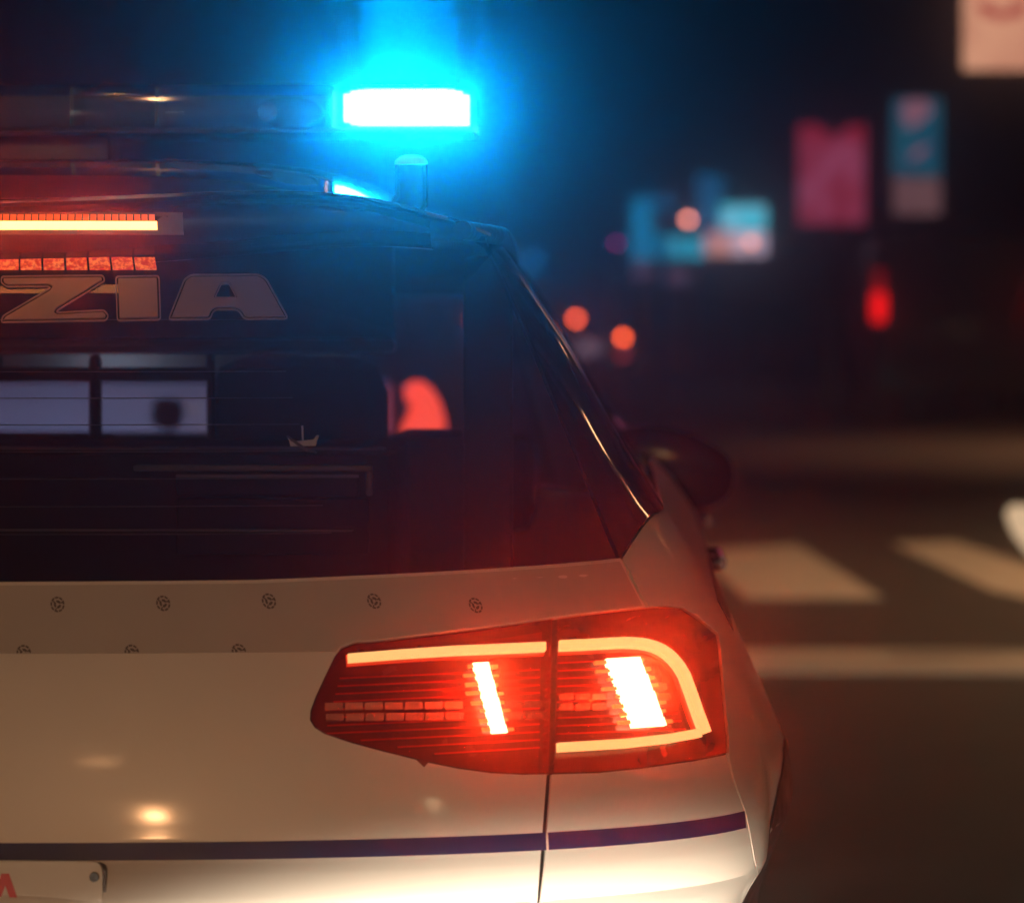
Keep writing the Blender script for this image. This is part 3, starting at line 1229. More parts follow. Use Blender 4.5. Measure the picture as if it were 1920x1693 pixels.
# ---------------------------------------------------- cabin
hdr = patch('headliner', [(-.635, 0.012), (.635, 0.012), (.635, .97), (-.635, .97)], M['fabric'], car, off=-.008, thick=.004, grid=.06,
            surf=lambda u, v_: roof_surf(u, v_), norm=lambda u, v_: Vector((0, 0, 1)))
# partition grille between load space and seats, openings looking through to the street
PY = 1.25


def px_rect(x0, y0, x1, y1, Y):
    a, b = at(x0, y0, Y), at(x1, y1, Y)
    return (a.x, Y, b.z), (b.x, Y, a.z)


def plank(name, x0, y0, x1, y1, Y, d, m, bev=.004, parent=None):
    lo, hi = px_rect(x0, y0, x1, y1, Y)
    return box(name, (lo[0], Y, lo[2]), (hi[0], Y + d, hi[2]), m, parent or car, bev)


plank('partition_panel', -1400, 380, 738, 664, PY, .02, M['fabric'])
plank('partition_rail', -1400, 634, 742, 663, PY - .03, .025, M['grey'], .008)
plank('partition_panel', -1400, 688, 388, 716, PY + .004, .02, M['fabric'])
plank('partition_post', 165, 664, 187, 830, PY, .03, M['fabric'], .008)
plank('partition_post', 386, 640, 400, 840, PY, .03, M['fabric'], .008)
sb = plank('seat_back', 386, 668, 722, 1150, PY + .05, .12, M['fabric'], .05)
plank('partition_panel', -1400, 826, 735, 1200, PY, .02, M['fabric'])
plank('seat_back', -1400, 814, 235, 1150, PY + .05, .12, M['fabric'], .03)
plank('partition_panel', -1400, 664, 0, 700, PY + .006, .02, M['fabric'])
plank('partition_panel', -1400, 690, -150, 830, PY + .006, .02, M['fabric'])
# load shelf and equipment drawers
plank('shelf_edge', -1300, 838, 722, 852, .80, .05, M['grey'], .004)
plank('side_shelf', 735, 818, 870, 1150, 1.1, .3, M['fabric'], .004)
plank('drawer_frame', 250, 872, 697, 884, .60, .02, M['grey'], .002)
plank('drawer_frame', 686, 884, 697, 930, .60, .02, M['grey'], .002)
plank('drawer_front', 330, 893, 672, 930, .60, .02, M['fabric'], .003)
plank('drawer_frame', 330, 890, 672, 896, .595, .004, M['grey'], 0)
plank('drawer_front', 330, 934, 690, 1040, .62, .02, M['fabric'], .003)
plank('load_trim', -1200, 992, 660, 996, .30, .02, M['grey'], .001)
plank('load_box', -1300, 850, 730, 1180, .66, .5, M['fabric'], .004)
# inner trim at the right of the load space
plank('headliner_side', 725, 462, 890, 520, 2.5, .02, M['fabric'])
plank('pillar_trim', 868, 480, 960, 1150, .75, .05, M['fabric'], .01)
plank('dashboard', -2000, 818, 1000, 1000, 3.0, .3, M['fabric'], .03)
mesh_obj('windscreen', [(-.66, 3.42, .99), (.66, 3.42, .99), (.56, 2.72, 1.415), (-.56, 2.72, 1.415),
                        (-.66, 3.428, .993), (.66, 3.428, .993), (.56, 2.728, 1.42), (-.56, 2.728, 1.42)],
         [(0, 1, 2, 3), (7, 6, 5, 4), (0, 4, 5, 1), (1, 5, 6, 2), (2, 6, 7, 3), (3, 7, 4, 0)], M['glass'], car, 0)
o = box('cabin_floor', (-.8, .4, .46), (.8, 3.3, .50), M['fabric'], car)

# small pale bracket standing on the shelf behind the glass
bt = at(570, 838, .55)
br = empty('shelf_bracket', bt)
tag(br, 'small pale metal bracket with a thin pin behind the rear window glass', 'bracket')
M['pale'] = mat('pale_metal', (.75, .75, .66), .35, noise=.2, nscale=80)
e = .00074


def brp(pp, y0=0, y1=.004): return [((x - 570) * .00061, (838 - y) * .00061) for x, y in pp]


prism('cradle', brp([(537, 818), (541, 822), (545, 828), (560, 829), (575, 826), (588, 824), (594, 816), (598, 817), (594, 828), (592, 836), (544, 837), (543, 828)]), 0, .006, M['pale'], br)
prism('pin', brp([(565, 798), (568, 798), (569, 830), (566, 830)]), .001, .005, M['pale'], br)
prism('arm', brp([(536, 818), (540, 816), (575, 840), (595, 847), (594, 850), (572, 846)]), -.004, -.001, M['grey'], br)

# ================================================================== LIGHT BAR
bar = empty('light_bar', (0, 1.22, 1.53))
tag(bar, 'low blue emergency light bar across the roof with its right end lit', 'light bar')


def BB(name, lo, hi, m, parent=bar, bev=.004):
    lo = (lo[0], lo[1] - 1.22, lo[2] - 1.53)
    hi = (hi[0], hi[1] - 1.22, hi[2] - 1.53)
    return box(name, lo, hi, m, parent, bev)


YB = 1.10
pz = lambda py: z_at(py, YB)
pxx = lambda px: at(px, 200, YB).x
BB('base', (-pxx(886), YB, pz(250)), (pxx(886), YB + .26, pz(241)), M['black'])
BB('base', (-.12, YB + .06, roof_pt(.3, 1.2).z - .012), (.12, YB + .2, pz(250)), M['black'])
lensb = BB('lens_cover', (-pxx(626), YB, pz(240)), (pxx(626), YB + .26, pz(158)), M['bluelens'], bev=.008)
el = BB('end_lens', (pxx(628), YB, pz(240)), (pxx(884), YB + .26, pz(162)), M['bluelens'], bev=.01)
c_ = el.copy(); C.objects.link(c_); c_.scale.x = -1
BB('spine', (-pxx(600), YB + .12, pz(239)), (pxx(600), YB + .14, pz(170)), M['grey'])
for px in (290, 130, -60, -250):
    BB('divider', (pxx(px), YB + .006, pz(238)), (pxx(px) + .004, YB + .12, pz(163)), M['chrome'], bev=0)
BB('divider', (pxx(624), YB + .004, pz(240)), (pxx(624) + .003, YB + .2, pz(172)), M['chrome'], bev=0)
# unlit round lamp
px0 = at(540, 210, YB)
bm = bmesh.new()
cyl_bm(bm, (px0.x, YB + .02 - 1.22, pz(210) - 1.53), (px0.x, YB + .06 - 1.22, pz(210) - 1.53), .021, .021, seg=32)
for vv in bm.verts: vv.co.x = px0.x + (vv.co.x - px0.x) * 2.0
alley = bm_obj('alley_lamp', bm, M['black'], bar)
bm = bmesh.new()
cyl_bm(bm, (at(500, 210, YB).x, YB + .015 - 1.22, pz(210) - 1.53), (at(500, 210, YB).x, YB + .02 - 1.22, pz(210) - 1.53), .012, seg=24)
bm_obj('reflector', bm, mat('violet_reflector', (.35, .1, .2), .15, metal=.9, bump=1, bscale=400), alley)
# lit module: an array of small leds side by side, clipped corners
mod = BB('lamp_module', (pxx(644), YB + .024, pz(236)), (pxx(878), YB + .05, pz(170)), M['grey'])
nc = 18
x0, x1 = pxx(644), pxx(879)
for c in range(nc):
    for r_ in range(2):
        a = x0 + (x1 - x0) * c / nc
        b = a + (x1 - x0) / nc * .97
        zt2 = pz(168.5 + {0: 9, 1: 3, 2: 1, nc - 3: 1, nc - 2: 4, nc - 1: 11}.get(c, 0))
        zb3 = pz(235.5 - {0: 7, 1: 2}.get(c, 0))
        zm = (zt2 + zb3) / 2
        lo_, hi_ = ((zm + .0006, zt2) if r_ == 0 else (zb3, zm - .0006))
        BB('led', (a, YB + .008, lo_), (b, YB + .023, hi_), M['bluehot'], mod, 0)

# lights of the beacon; the upward pair is added for a blue column
def area(name, loc, rot, sx, sy, power, col, spread=180, parent=None):
    l = bpy.data.lights.new(name, 'AREA')
    l.shape = 'RECTANGLE'
    l.size, l.size_y = sx, sy
    l.energy = power
    l.color = col
    l.spread = math.radians(spread)
    o = bpy.data.objects.new(name, l)
    o.location = loc
    o.rotation_euler = rot
    C.objects.link(o)
    return o


BLUE = (.0, .46, 1.0)
mx_ = (x0 + x1) / 2
mz = (pz(169) + pz(236)) / 2
area('beacon_light_rear', (mx_, YB + .0045, mz), (-PI / 2, 0, 0), x1 - x0, .045, 5.4, BLUE, 92)
area('added_column_beam', (mx_, YB + .03, pz(166)), (PI, 0, 0), .12, .03, 8000, BLUE, 14)  # added upward beam imitating a lens streak above the beacon
area('added_column_beam', (mx_ - .01, YB + .03, pz(166)), (PI, 0, 0), .07, .03, 5200, BLUE, 40)


def point(name, loc, power, col, r=.02):
    l = bpy.data.lights.new(name, 'POINT')
    l.energy = power
    l.color = col
    l.shadow_soft_size = r
    o = bpy.data.objects.new(name, l)
    o.location = loc
    C.objects.link(o)
    return o


# tail lamps' and high brake light's own light
for sx in (1, -1):
    for (qx, qy, pw) in ((1172, 1245, .12), (1222, 1330, .12), (905, 1262, .09), (938, 1345, .09), (1130, 1300, .05), (1260, 1290, .06), (860, 1300, .05)):
        sz = hit(qx, qy)
        p = S(*sz) - normal(*sz) * .0035
        point('lamp_glow', (sx * p.x, p.y, p.z), pw, (1, .035, .004), .002)
    p = S(*hit(1200, 1290)) + Vector((0, .004, 0))
    area('tail_lamp_light', (sx * p.x, p.y - .006, p.z), (-PI / 2, 0, 0), .04, .07, .72, (1, .035, .006), 60)
    p = S(*hit(922, 1305)) + Vector((0, .004, 0))
    area('tail_lamp_light', (sx * p.x, p.y - .006, p.z), (-PI / 2, 0, 0), .02, .07, .44, (1, .035, .006), 60)
area('brake_strip_light', (0, .352 - .0285, z_at(423, .345)), (-PI / 2, 0, 0), 2 * xb, .006, .62, (1, .035, .01), 90)

# ================================================================== CARS AHEAD
M['whitecar'] = mat('white_paint_blue_lit', (.38, .42, .72), .45, coat=.2, noise=.05)  # bluish light is put into this white car's paint
M['darkcar'] = mat('dark_car_paint', (.02, .02, .024), .5, coat=.1)
M['redlamp'] = glow('red_tail_lamp', (1, .06, .02), 2.3)
M['amber'] = glow('amber_lamp', (1, .10, .018), 11)


def simple_car(name, x, y, wd, h, body, label, cat='car', yaw=0, length=4.3, van=False, lift=0):
    t = empty(name, (x, y, 0))
    tag(t, label, cat)
    # body profile (y, z) lofted over width
    if van:
        prof = [(0, .35), (0, .9), (.03, 1.3), (.08, h), (length * .7, h), (length * .85, 1.25), (length, 1.0), (length, .35)]
    else:
        prof = [(0, .35), (-.02, .75), (.08, 1.0), (.45, h - .04), (.8, h), (length * .5, h), (length * .72, 1.02), (length * .95, .85), (length, .6), (length, .35)]
    bm = bmesh.new()
    secs = []
    for k, (fx, sh) in enumerate(((-1, .96), (-.92, 1), (0, 1.0), (.92, 1), (1, .96))):
        row = []
        for (py_, pz_) in prof:
            narrow = 1 - (.22 * max(0, (pz_ - .95)) / max(.01, h - .95) if not van else .05 * (pz_ > 1.2))
            row.append(bm.verts.new((fx * wd / 2 * narrow, py_ * sh + (.12 if abs(fx) == 1 and py_ < .5 else 0), .35 + (pz_ - .35) * sh)))
        secs.append(row)
    n = len(prof)
    for a, b in zip(secs, secs[1:]):
        for i in range(n):
            j = (i + 1) % n
            bm.faces.new((a[i], a[j], b[j], b[i]))
    bm.faces.new(secs[0]); bm.faces.new(secs[-1][::-1])
    bm_obj('body', bm, body, t, 30)
    for yy in (.75, length - .8):
        for sx in (1, -1):
            bm_obj('wheel', cyl_bm(bmesh.new(), (sx * (wd / 2 - .2), yy, .31), (sx * (wd / 2), yy, .31), .31, seg=24), M['rubber'], t)
    if not van:
        gw = wd * .38
        prism('rear_window', [(-gw, 1.06), (gw, 1.06), (gw * .86, h - .09), (-gw * .86, h - .09)], .0, .0, M['windark'], t) if False else None
    return t


# white car right ahead, seen through the rear window and the windscreen
ya = 6.4
pl = at(745, 765, ya)
cxw = at(838, 765, ya).x - .93
t = simple_car('pale_car', cxw, ya + .06, 1.86, 1.62, M['darkcar'], 'pale car with bluish light put into its tailgate colour, seen through the police car windows, one red tail light lit')
lx = [((a + 14 - 745) * (ya + 4) / F, (b - 765) * -(ya + 4) / F) for a, b in
      [(747, 724), (760, 714), (778, 716), (798, 734), (812, 760), (822, 800), (812, 812), (795, 822), (742, 822), (742, 792), (762, 788), (776, 776), (766, 762), (748, 748)]]
base = Vector((pl.x - cxw, -.12, pl.z))
lp = [(base.x + a, base.z + b) for a, b in roundpoly([(x, y) for x, y in lx], .006, 3)]
prism('tail_light', lp, -.14, .0, M['redlamp'], t)
prism('tail_light', [(-a, b) for a, b in lp][::-1], -.14, .0, M['redlamp'], t)
# tailgate of the white car: dark emblem and lower window
em = at(318, 775, ya)
bm = cyl_bm(bmesh.new(), (em.x - cxw, -.10, em.z), (em.x - cxw, .0, em.z), .045, .05, seg=20)
bm_obj('emblem', bm, M['black'], t)
o = box('rear_window', (-.85, -.05, at(0, 708, ya).z), (.68, .06, at(0, 560, ya).z), M['windark'], t, .02)
box('tailgate', (-.78, -.10, .5), (.78, .05, at(0, 712, ya).z), M['whitecar'], t, .02)


def glowcyl(name, p, r, m, parent, base_loc, dx=1, dz=1, seg=20):
    bm = cyl_bm(bmesh.new(), (0, -.02, 0), (0, .04, 0), r, seg=seg)
    for vv in bm.verts:
        vv.co.x *= dx; vv.co.z *= dz
        vv.co += Vector(p) - Vector(base_loc)
    return bm_obj(name, bm, m, parent)


# distant car, only its amber lit right lamp clears the police car
yd = 56.0
p = at(1080, 598, yd)
t = simple_car('distant_car', p.x - .78, yd + .1, 1.75, 1.45, M['darkcar'], 'dark distant car with an amber red lamp just clear of the police car pillar')
glowcyl('tail_light', p, .055, M['amber'], t, t.location)
glowcyl('tail_light', p - Vector((1.56, 0, 0)), .055, M['amber'], t, t.location)
# motor scooter
ys = 42.0
p = at(1168, 633, ys)
t = empty('motor_scooter', (p.x, ys, 0))
tag(t, 'distant motor scooter with an amber tail lamp, right of the other amber lamp', 'scooter')
for yy in (.15, 1.3):
    bm = bmesh.new(); cyl_bm(bm, (-.05, yy, .24), (.05, yy, .24), .24, seg=24)
    bm_obj('wheel', bm, M['rubber'], t)
prism('body', [(-.17, .38), (.17, .38), (.19, .72), (.12, .86), (-.12, .86), (-.19, .72)], .02, .7, M['darkcar'], t)
box('seat', (-.14, .02, .86), (.14, .7, .93), M['black'], t, .03)
box('footboard', (-.16, .65, .28), (.16, 1.1, .34), M['darkcar'], t, .02)
box('leg_shield', (-.2, 1.05, .34), (.2, 1.12, 1.0), M['darkcar'], t, .02)
bm = cyl_bm(bmesh.new(), (-.32, 1.1, 1.08), (.32, 1.1, 1.08), .02, seg=12)
cyl_bm(bm, (0, 1.28, .3), (0, 1.1, 1.08), .03, seg=12)
bm_obj('handlebar', bm, M['black'], t)
glowcyl('tail_light', p, .042, M['amber'], t, t.location)
glowcyl('reflector', at(1168, 664, ys), .05, glow('red_reflection_glow', (1, .02, .03), .7), t, t.location, 1.2, .7)  # red glow put in for the reflection below the lamp
# van with tall red lamps at the right
yv = 38.0
p = at(1648, 578, yv)
t = simple_car('delivery_van', p.x + .86, yv + .1, 1.9, 2.0, M['darkcar'], 'dark van parked at the right with a tall narrow red tail lamp', 'van', van=True, length=5)
M['vanred'] = glow('van_lamp_red', (1, .006, .004), 1.5)
M['vanreddim'] = glow('van_lamp_dim', (1, .01, .01), .22)
for dx in (0, 1.72):
    box('tail_light', (p.x - .065 + dx - t.location.x, -.16, p.z - .14), (p.x + .065 + dx - t.location.x, .0, p.z + .16), M['vanred'], t, .02)
    box('tail_light', (p.x - .05 + dx - t.location.x, -.15, p.z + .165), (p.x + .05 + dx - t.location.x, .0, p.z + .40), M['vanreddim'], t, .02)

# ================================================================== STREET: buildings and signs
def building(x, y0, y1, h, m, label, side=1, cols=5, rows=4, depth=8):
    t = empty('building', (x, y0, 0))
    tag(t, label, 'building', 'dark buildings along the street')
    x0, x1 = (0, depth) if side > 0 else (-depth, 0)
    box('wall', (x0, 0, .12), (x1, y1 - y0, h), m, t, 0)
    box('cornice', (x0 - .2 if side > 0 else x0, -.05, h), (x1 if side > 0 else x1 + .2, y1 - y0 + .05, h + .3), m, t, 0)
    fx = 0
    for r_ in range(rows):
        for c in range(cols):
            yy = (c + .5) * (y1 - y0) / cols
            zz = 4.2 + r_ * 3.0
            if zz + 1.6 > h: continue
            s_ = -1 if side > 0 else 1
            o = box('window', (min(fx, fx + s_ * .05), yy - .6, zz), (max(fx, fx + s_ * .05), yy + .6, zz + 1.6), M['facade2'], t, 0)
            box('pane', (min(fx + s_ * .05, fx + s_ * .056), yy - .52, zz + .08), (max(fx + s_ * .05, fx + s_ * .056), yy + .52, zz + 1.52), M['windark'], o, 0)
    return t


building(11, 20, 34, 12, M['facade'], 'nearest dark four storey building right of the street', 1)
building(11, 35, 52, 15, M['facade2'], 'tall grey unlit building behind the pink sign right of the street', 1)
building(11, 53, 75, 11, M['facade'], 'low brown building right of the street behind the cyan shop signs', 1)
building(-12.5, 20, 50, 13, M['facade2'], 'grey building left of the street behind the police car', -1)
building(-12.5, 51, 80, 11, M['facade'], 'brown building far down the left side of the street', -1)

M['signpost'] = M['metal']


def sgl(name, col, s, col2=None, scale=6):
    """back-lit sign face: slightly uneven printed colour"""
    m = mat(name, (.03, .03, .03), .5, emis=col, es=s, sample='NONE')
    n = m.node_tree
    b = n.nodes['Principled BSDF']
    tc = n.nodes.new('ShaderNodeTexCoord')
    t = n.nodes.new('ShaderNodeTexNoise')
    t.inputs['Scale'].default_value = scale
    t.inputs['Detail'].default_value = 2
    n.links.new(tc.outputs['Object'], t.inputs['Vector'])
    r = n.nodes.new('ShaderNodeValToRGB')
    r.color_ramp.elements[0].position = .42
    r.color_ramp.elements[1].position = .60
    r.color_ramp.elements[0].color = (*col, 1)
    r.color_ramp.elements[1].color = (*(col2 or col), 1)
    n.links.new(t.outputs['Fac'], r.inputs[0])
    n.links.new(r.outputs[0], b.inputs['Emission Color'])
    return m


def signbox(name, pxr, Y, label, cat='sign', d=.18, pole=True, group=None):
    """empty at the sign, frame from pixel rectangle; returns (empty, fn to add lit panels)"""
    x0_, y0_, x1_, y1_ = pxr
    a, b = at(x0_, y0_, Y), at(x1_, y1_, Y)
    cx, cz = (a.x + b.x) / 2, (a.z + b.z) / 2
    t = empty(name, (cx, Y, 0))
    tag(t, label, cat, group)
    box('cabinet', (a.x - cx - .03, 0.012, b.z - .03), (b.x - cx + .03, d, a.z + .03), M['metal'], t, .01)
    if pole:
        bm = cyl_bm(bmesh.new(), (0, d + .05, .1), (0, d + .05, a.z), .05, seg=12)
        bm_obj('post', bm, M['metal'], t)
    else:
        box('bracket', (-.04, d, cz - .04), (max(.1, 11 - cx), d + .06, cz + .04), M['metal'], t, 0)

    def panel(nm, px, m, yo=0.0, th=.012):
        if isinstance(px[0], (int, float)):
            px = [(px[0], px[1]), (px[2], px[1]), (px[2], px[3]), (px[0], px[3])]
        q = [at(u, v_, Y) for u, v_ in px]
        return prism(nm, [(p_.x - cx, p_.z) for p_ in q], yo, yo + th, m, t)
    return t, panel


# big cream lightbox sign, top right
t, P_ = signbox('lightbox_sign', (1806, -150, 1990, 132), 22, 'large cream lightbox sign with red lettering at the top right corner', pole=False)
P_('lit_face', (1806, -150, 1990, 132), sgl('cream_face', (.72, .33, .20), .95, (.62, .26, .16), 3))
rg_ = [(1880 + 48 * math.cos(a), 5 + 34 * math.sin(a)) for a in [i * PI / 14 for i in range(0, 15)]]
rin = [(1880 + 22 * math.cos(a), 5 + 16 * math.sin(a)) for a in [i * PI / 14 for i in range(14, -1, -1)]]
P_('printed_arc', rg_ + rin, sgl('red_arc', (.42, .06, .05), .9), -.004, .0035)
# pink sign with a notch
t, P_ = signbox('pink_sign', (1497, 238, 1622, 420), 40, 'glowing pink and red sign board in the middle of the street signs')
P_('lit_face', (1497, 238, 1622, 420), sgl('pink_face', (.21, .016, .04), 1.0, (.25, .04, .09), 3))
P_('top_panel', [(1497, 234), (1538, 236), (1562, 262), (1588, 238), (1622, 234), (1622, 268), (1590, 262), (1497, 270)], sgl('red_top', (.22, .008, .025), 1.0), -.006, .005)
P_('notch', [(1530, 228), (1595, 228), (1564, 262)], M['black'], -.012, .005)
# teal sign with a pale lower panel
t, P_ = signbox('teal_sign', (1674, 186, 1764, 402), 38, 'tall teal sign with pinkish marks and a pale lower panel at the right')
P_('upper_face', (1674, 186, 1764, 330), sgl('teal_face', (.0, .075, .12), 1.0, (.0, .06, .11), 3))
P_('lower_face', (1676, 334, 1764, 402), sgl('pale_lower', (.12, .055, .062), 1.0, (.14, .065, .07), 4))
mk = sgl('mark_pink', (.22, .09, .13), 1.0)
P_('printed_mark', [(1690, 196), (1712, 186), (1742, 190), (1748, 210), (1730, 226), (1706, 244), (1704, 226), (1692, 222)], mk, -.004, .0035)
P_('printed_mark', [(1704, 300), (1712, 285), (1734, 272), (1742, 276), (1728, 292), (1710, 302)], mk, -.004, .0035)
# cyan shop lightboxes
cy = sgl('cyan_face', (.01, .42, .62), 1.0, (.02, .30, .5), 3)
cyd = sgl('blue_dim', (.0, .055, .15), 1.0, (.0, .09, .22), 2)
pe_ = sgl('peach_face', (.7, .28, .22), 1.0, (.5, .22, .28), 2)
t, P_ = signbox('cyan_sign', (1350, 385, 1436, 432), 58, 'bright cyan shop sign box above the peach sign strip', pole=False)
P_('lit_face', (1350, 385, 1436, 432), sgl('cyan_bright', (.02, .6, .8), 1.0, (.2, .6, .8), 3))
t, P_ = signbox('peach_sign', (1322, 435, 1436, 478), 58, 'peach lit shop sign strip beneath the bright cyan box', pole=False)
P_('lit_face', (1322, 435, 1372, 478), pe_)
P_('lit_face', (1374, 435, 1436, 478), sgl('pale_blue_pink', (.7, .5, .62), 1.0, (.52, .45, .7), 3))
t, P_ = signbox('blue_shop_sign', (1256, 445, 1318, 484), 58, 'small cyan sign box left of the peach sign strip', pole=False)
P_('lit_face', (1256, 445, 1318, 484), cy)
t, P_ = signbox('blue_banner_sign', (1184, 370, 1262, 486), 60, 'tall dim blue sign left of the round pink lamp', pole=False)
P_('lit_face', (1184, 372, 1222, 486), sgl('blue_banner', (.0, .17, .36), 1.0, (.0, .2, .42), 3))
P_('lit_face', (1224, 366, 1262, 392), cyd)
P_('lit_face', (1224, 440, 1256, 486), sgl('blue_banner2', (.0, .12, .24), 1.0))
t, P_ = signbox('round_blue_sign', (1305, 325, 1358, 383), 62, 'dim blue sign above the cyan shop boxes', pole=False)
P_('lit_face', (1308, 328, 1354, 440), sgl('blue_round', (.0, .075, .19), 1.0))
t, P_ = signbox('small_blue_sign', (975, 468, 1018, 512), 50, 'faint blue sign just beyond the dark rear pillar of the police car', pole=True)
P_('lit_face', (975, 468, 1018, 512), sgl('blue_faint', (.0, .07, .20), 1.0))


def globe(px, py, Y, r, m, label):
    p_ = at(px, py, Y)
    t = empty('globe_lamp', (p_.x, Y, 0))
    tag(t, label, 'lamp', 'round street lamps by the shop signs')
    bm = bmesh.new()
    bmesh.ops.create_uvsphere(bm, u_segments=20, v_segments=12, radius=r)
    bmesh.ops.translate(bm, verts=bm.verts, vec=(0, 0, p_.z))
    bm_obj('globe', bm, m, t, 60)
    bm_obj('post', cyl_bm(bmesh.new(), (0, 0, .0), (0, 0, p_.z - r * .9), .03, seg=10), M['metal'], t)


globe(1290, 412, 52, .05, glow('peach_globe', (1, .30, .22), 9), 'round pinkish lamp left of the bright cyan sign')
globe(1408, 455, 52, .05, glow('orange_globe', (1, .26, .10), 4), 'round orange lamp in front of the peach sign strip')
globe(1156, 456, 56, .035, glow('violet_globe', (.6, .0, .32), 3), 'small violet lamp left of the shop signs')

# lit pillar of the shop front and pale panels under the signs
t = empty('shop_front', (at(1215, 600, 62).x, 62, 0))
tag(t, 'dim brown shop front pillars beneath the cyan signs', 'shop front')
M['brownlit'] = strip_noise_mat('warm_render', (.30, .16, .12), (.42, .24, .18), 1.2, .9)
for a_, b_, zt_px in ((1140, 1170, 500), (1192, 1232, 490), (1246, 1310, 495)):
    xa, xb_ = at(a_, 600, 62).x - t.location.x, at(b_, 600, 62).x - t.location.x
    box('pillar', (xa, 0, 0.1), (xb_, .3, at(a_, zt_px, 62).z), M['brownlit'], t, .01)
box('lintel', (at(1140, 500, 62).x - t.location.x, .0, at(1140, 500, 62).z), (at(1310, 500, 62).x - t.location.x, .3, at(1140, 490, 62).z), M['brownlit'], t, .01)
q = sgl('pale_poster', (.10, .045, .085), 1.0)
a_, b_ = at(1250, 508, 61.9), at(1298, 530, 61.9)
box('lit_panel', (a_.x - t.location.x, -.08, b_.z), (b_.x - t.location.x, -.02, a_.z), q, t, .01)
a_, b_ = at(1190, 494, 61.9), at(1218, 520, 61.9)
box('lit_panel', (a_.x - t.location.x, -.08, b_.z), (b_.x - t.location.x, -.02, a_.z), q, t, .01)

# pale barrier block by the scooter
p = ground(1100, 740)
pb1, pb2 = at(1080, 640, 36), at(1126, 664, 36)
t = prism('barrier_board', [(pb1.x, pb2.z), (pb2.x, pb2.z), (pb2.x, pb1.z), (pb1.x, pb1.z)], 36, 36.06, sgl('pale_board', (.16, .09, .12), 1.0))
tag(t, 'small pale lit board between the two amber lamps', 'sign board')
box('post', (pb1.x + .1, 36.06, 0), (pb1.x + .15, 36.1, pb1.z), M['metal'], t, 0)

# bright car headlamp shape at the right edge: bollard head, its lit white put in as glow
p = at(1915, 985, 11)
t = empty('white_bollard', (p.x + .02, 11, 0))
tag(t, 'slanted bright white marker post cut off by the right picture edge', 'post')
q = [at(u, v_, 11) for u, v_ in ((1886, 962), (1900, 946), (1935, 950), (1990, 1010), (1990, 1090), (1930, 1040), (1900, 1000))]
prism('glow_head', roundpoly([(p_.x - t.location.x, p_.z) for p_ in q], .02, 3), -.05, .05, sgl('cream_glow', (.68, .46, .27), 1.0), t)
box('post', (.05, -.02, 0), (.09, .02, p.z - .06), M['metal'], t, 0)


# ================================================================== lamps behind the camera
def street_lamp(x, y, h, power, col, label, side=1, spread=180):
    t = empty('street_lamp', (x, y, 0))
    tag(t, label, 'street lamp', 'street lamps')
    bm_obj('pole', cyl_bm(bmesh.new(), (0, 0, 0), (0, 0, h), .09, .05, seg=16), M['metal'], t)
    bm_obj('arm', cyl_bm(bmesh.new(), (0, 0, h - .05), (-side * 1.3, 0, h + .15), .035, seg=10), M['metal'], t)
    box('lamp_head', (-side * 1.3 - .35, -.15, h + .10), (-side * 1.3 + .35, .15, h + .20), M['metal'], t, .03)
    box('diffuser', (-side * 1.3 - .28, -.11, h + .085), (-side * 1.3 + .28, .11, h + .099), glow('sodium_glow', col, 30), t, 0)
    area('street_lamp_light', (x - side * 1.3, y, h + .08), (0, 0, 0), .55, .22, power, col, spread)


WARM = (1.0, .47, .195)


def hanging_lamp(x, y, h, power, col, label):
    t = empty('hanging_street_lamp', (x, y, h))
    tag(t, label, 'street lamp', 'street lamps')
    bm = bmesh.new()
    cyl_bm(bm, (-9.6 - x, 0, 1.1), (0, 0, .32), .008, seg=6)
    cyl_bm(bm, (9.6 - x, 0, 1.1), (0, 0, .32), .008, seg=6)
    bm_obj('wire', bm, M['metal'], t)
    for sx in (-9.6, 9.6):
        bm_obj('pole', cyl_bm(bmesh.new(), (sx - x, 0, -h), (sx - x, 0, 1.2), .09, .06, seg=16), M['metal'], t)
    box('lamp_head', (-.32, -.16, .02), (.32, .16, .16), M['metal'], t, .03)
    bm_obj('hanger', cyl_bm(bmesh.new(), (0, 0, .15), (0, 0, .34), .015, seg=8), M['metal'], t)
    box('diffuser', (-.26, -.12, .004), (.26, .12, .019), glow('sodium_glow', col, 30), t, 0)
    area('street_lamp_light', (x, y, h), (0, 0, 0), .50, .22, power, col)


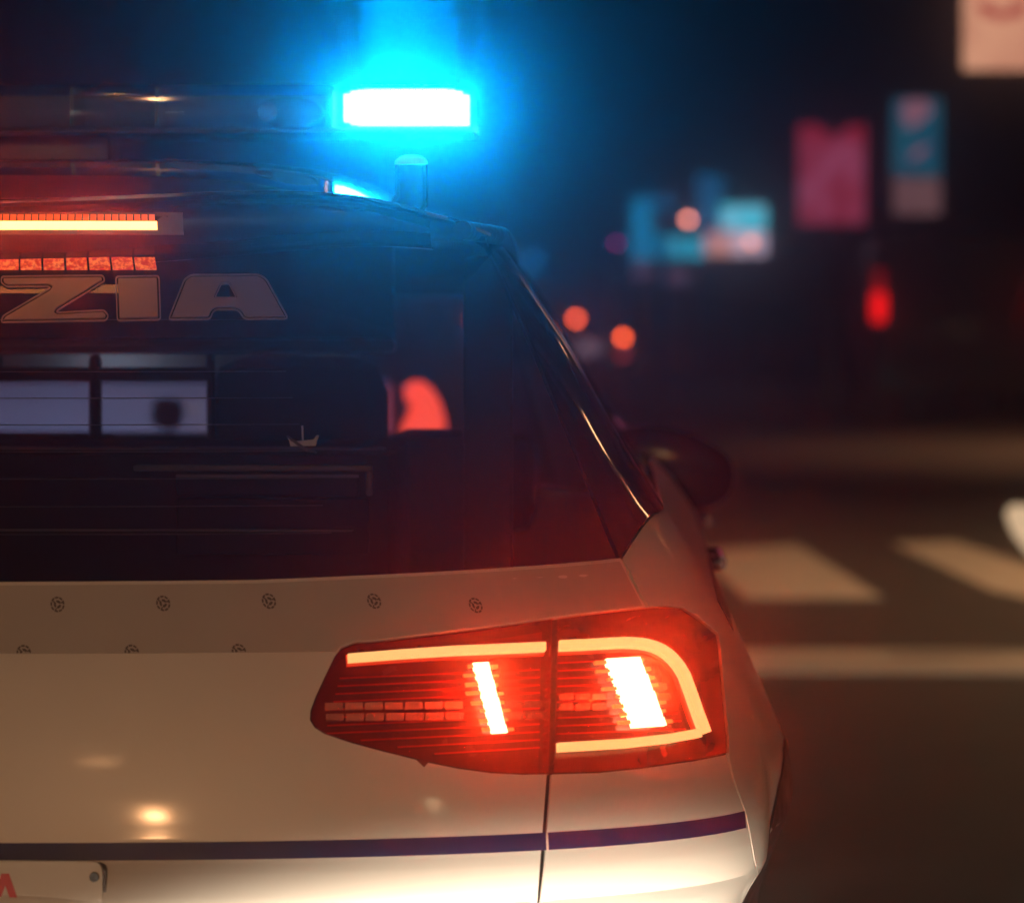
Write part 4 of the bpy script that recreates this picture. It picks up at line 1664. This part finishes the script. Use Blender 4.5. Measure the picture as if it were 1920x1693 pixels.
hanging_lamp(0.0, -15.5, 7.0, 90, WARM, 'street lamp hung on a wire over the road just behind the viewer')
hanging_lamp(1.45, -24.0, 7.0, 4000, WARM, 'street lamp hung on a wire over the road farther behind the viewer')
street_lamp(9.9, -14.3, 5.6, 170, (1, .62, .34), 'street lamp behind the viewer on the right pavement', 1)
street_lamp(9.0, 14.0, 6.5, 640, (1.0,.5,.22), 'street lamp beside the crosswalk out of view on the right', 1, 125)

street_lamp(9.0, 31.0, 6.5, 420, (1.0,.45,.2), 'added far lamp out of view, lighting the road behind the door mirror', 1, 100)  # lamp added to brighten the far road
# the following car, whose low beam lights the tail of the police car
t = simple_car('following_car', .2, -11.5, 1.8, 1.45, M['darkcar'], 'dark car standing behind the viewer with low beam on')
t.rotation_euler.z = 0
M['beam'] = glow('headlamp_glow', (1, .85, .65), 20)
for sx in (1, -1):
    bm_obj('headlight', cyl_bm(bmesh.new(), (sx * .65, 4.25, .66), (sx * .65, 4.36, .66), .08, seg=20), M['beam'], t)
    l = bpy.data.lights.new('low_beam', 'SPOT')
    l.energy = 7500
    l.color = (1, .80, .58)
    l.spot_size = math.radians(24)
    l.spot_blend = .15
    l.shadow_soft_size = .05
    o = bpy.data.objects.new('low_beam', l)
    o.location = (.2 + sx * .65, -7.1, .66)
    tgt = Vector((.75, 0, -.735))
    o.rotation_euler = (tgt - o.location).to_track_quat('-Z', 'Y').to_euler()
    C.objects.link(o)

# the police car's own headlights shine on the tailgate ahead
for sx in (1, -1):
    bm_obj('headlight', cyl_bm(bmesh.new(), (sx * .66, 4.55, .66), (sx * .66, 4.64, .66), .08, seg=20), M['beam'], car)
    area('headlight_light', (sx * .66, 4.66, .66), (PI / 2, 0, 0), .12, .08, 1.2, (.72, .82, 1), 60)

# ================================================================== haze
me = bpy.data.materials.new('bloom_haze')
me.use_nodes = True
n = me.node_tree
n.nodes.clear()
out = n.nodes.new('ShaderNodeOutputMaterial')
vol = n.nodes.new('ShaderNodeVolumePrincipled')
vol.inputs['Color'].default_value = (.9, .93, 1, 1)
vol.inputs['Density'].default_value = .008  # haze added so the lamps get a bloom
vol.inputs['Anisotropy'].default_value = .982
n.links.new(vol.outputs[0], out.inputs['Volume'])
hz = box('haze', (-14, -14, -1), (22, 85, 16.5), me)
tag(hz, 'thin haze filling the street, added for the bloom around the lamps', 'haze', kind='stuff')
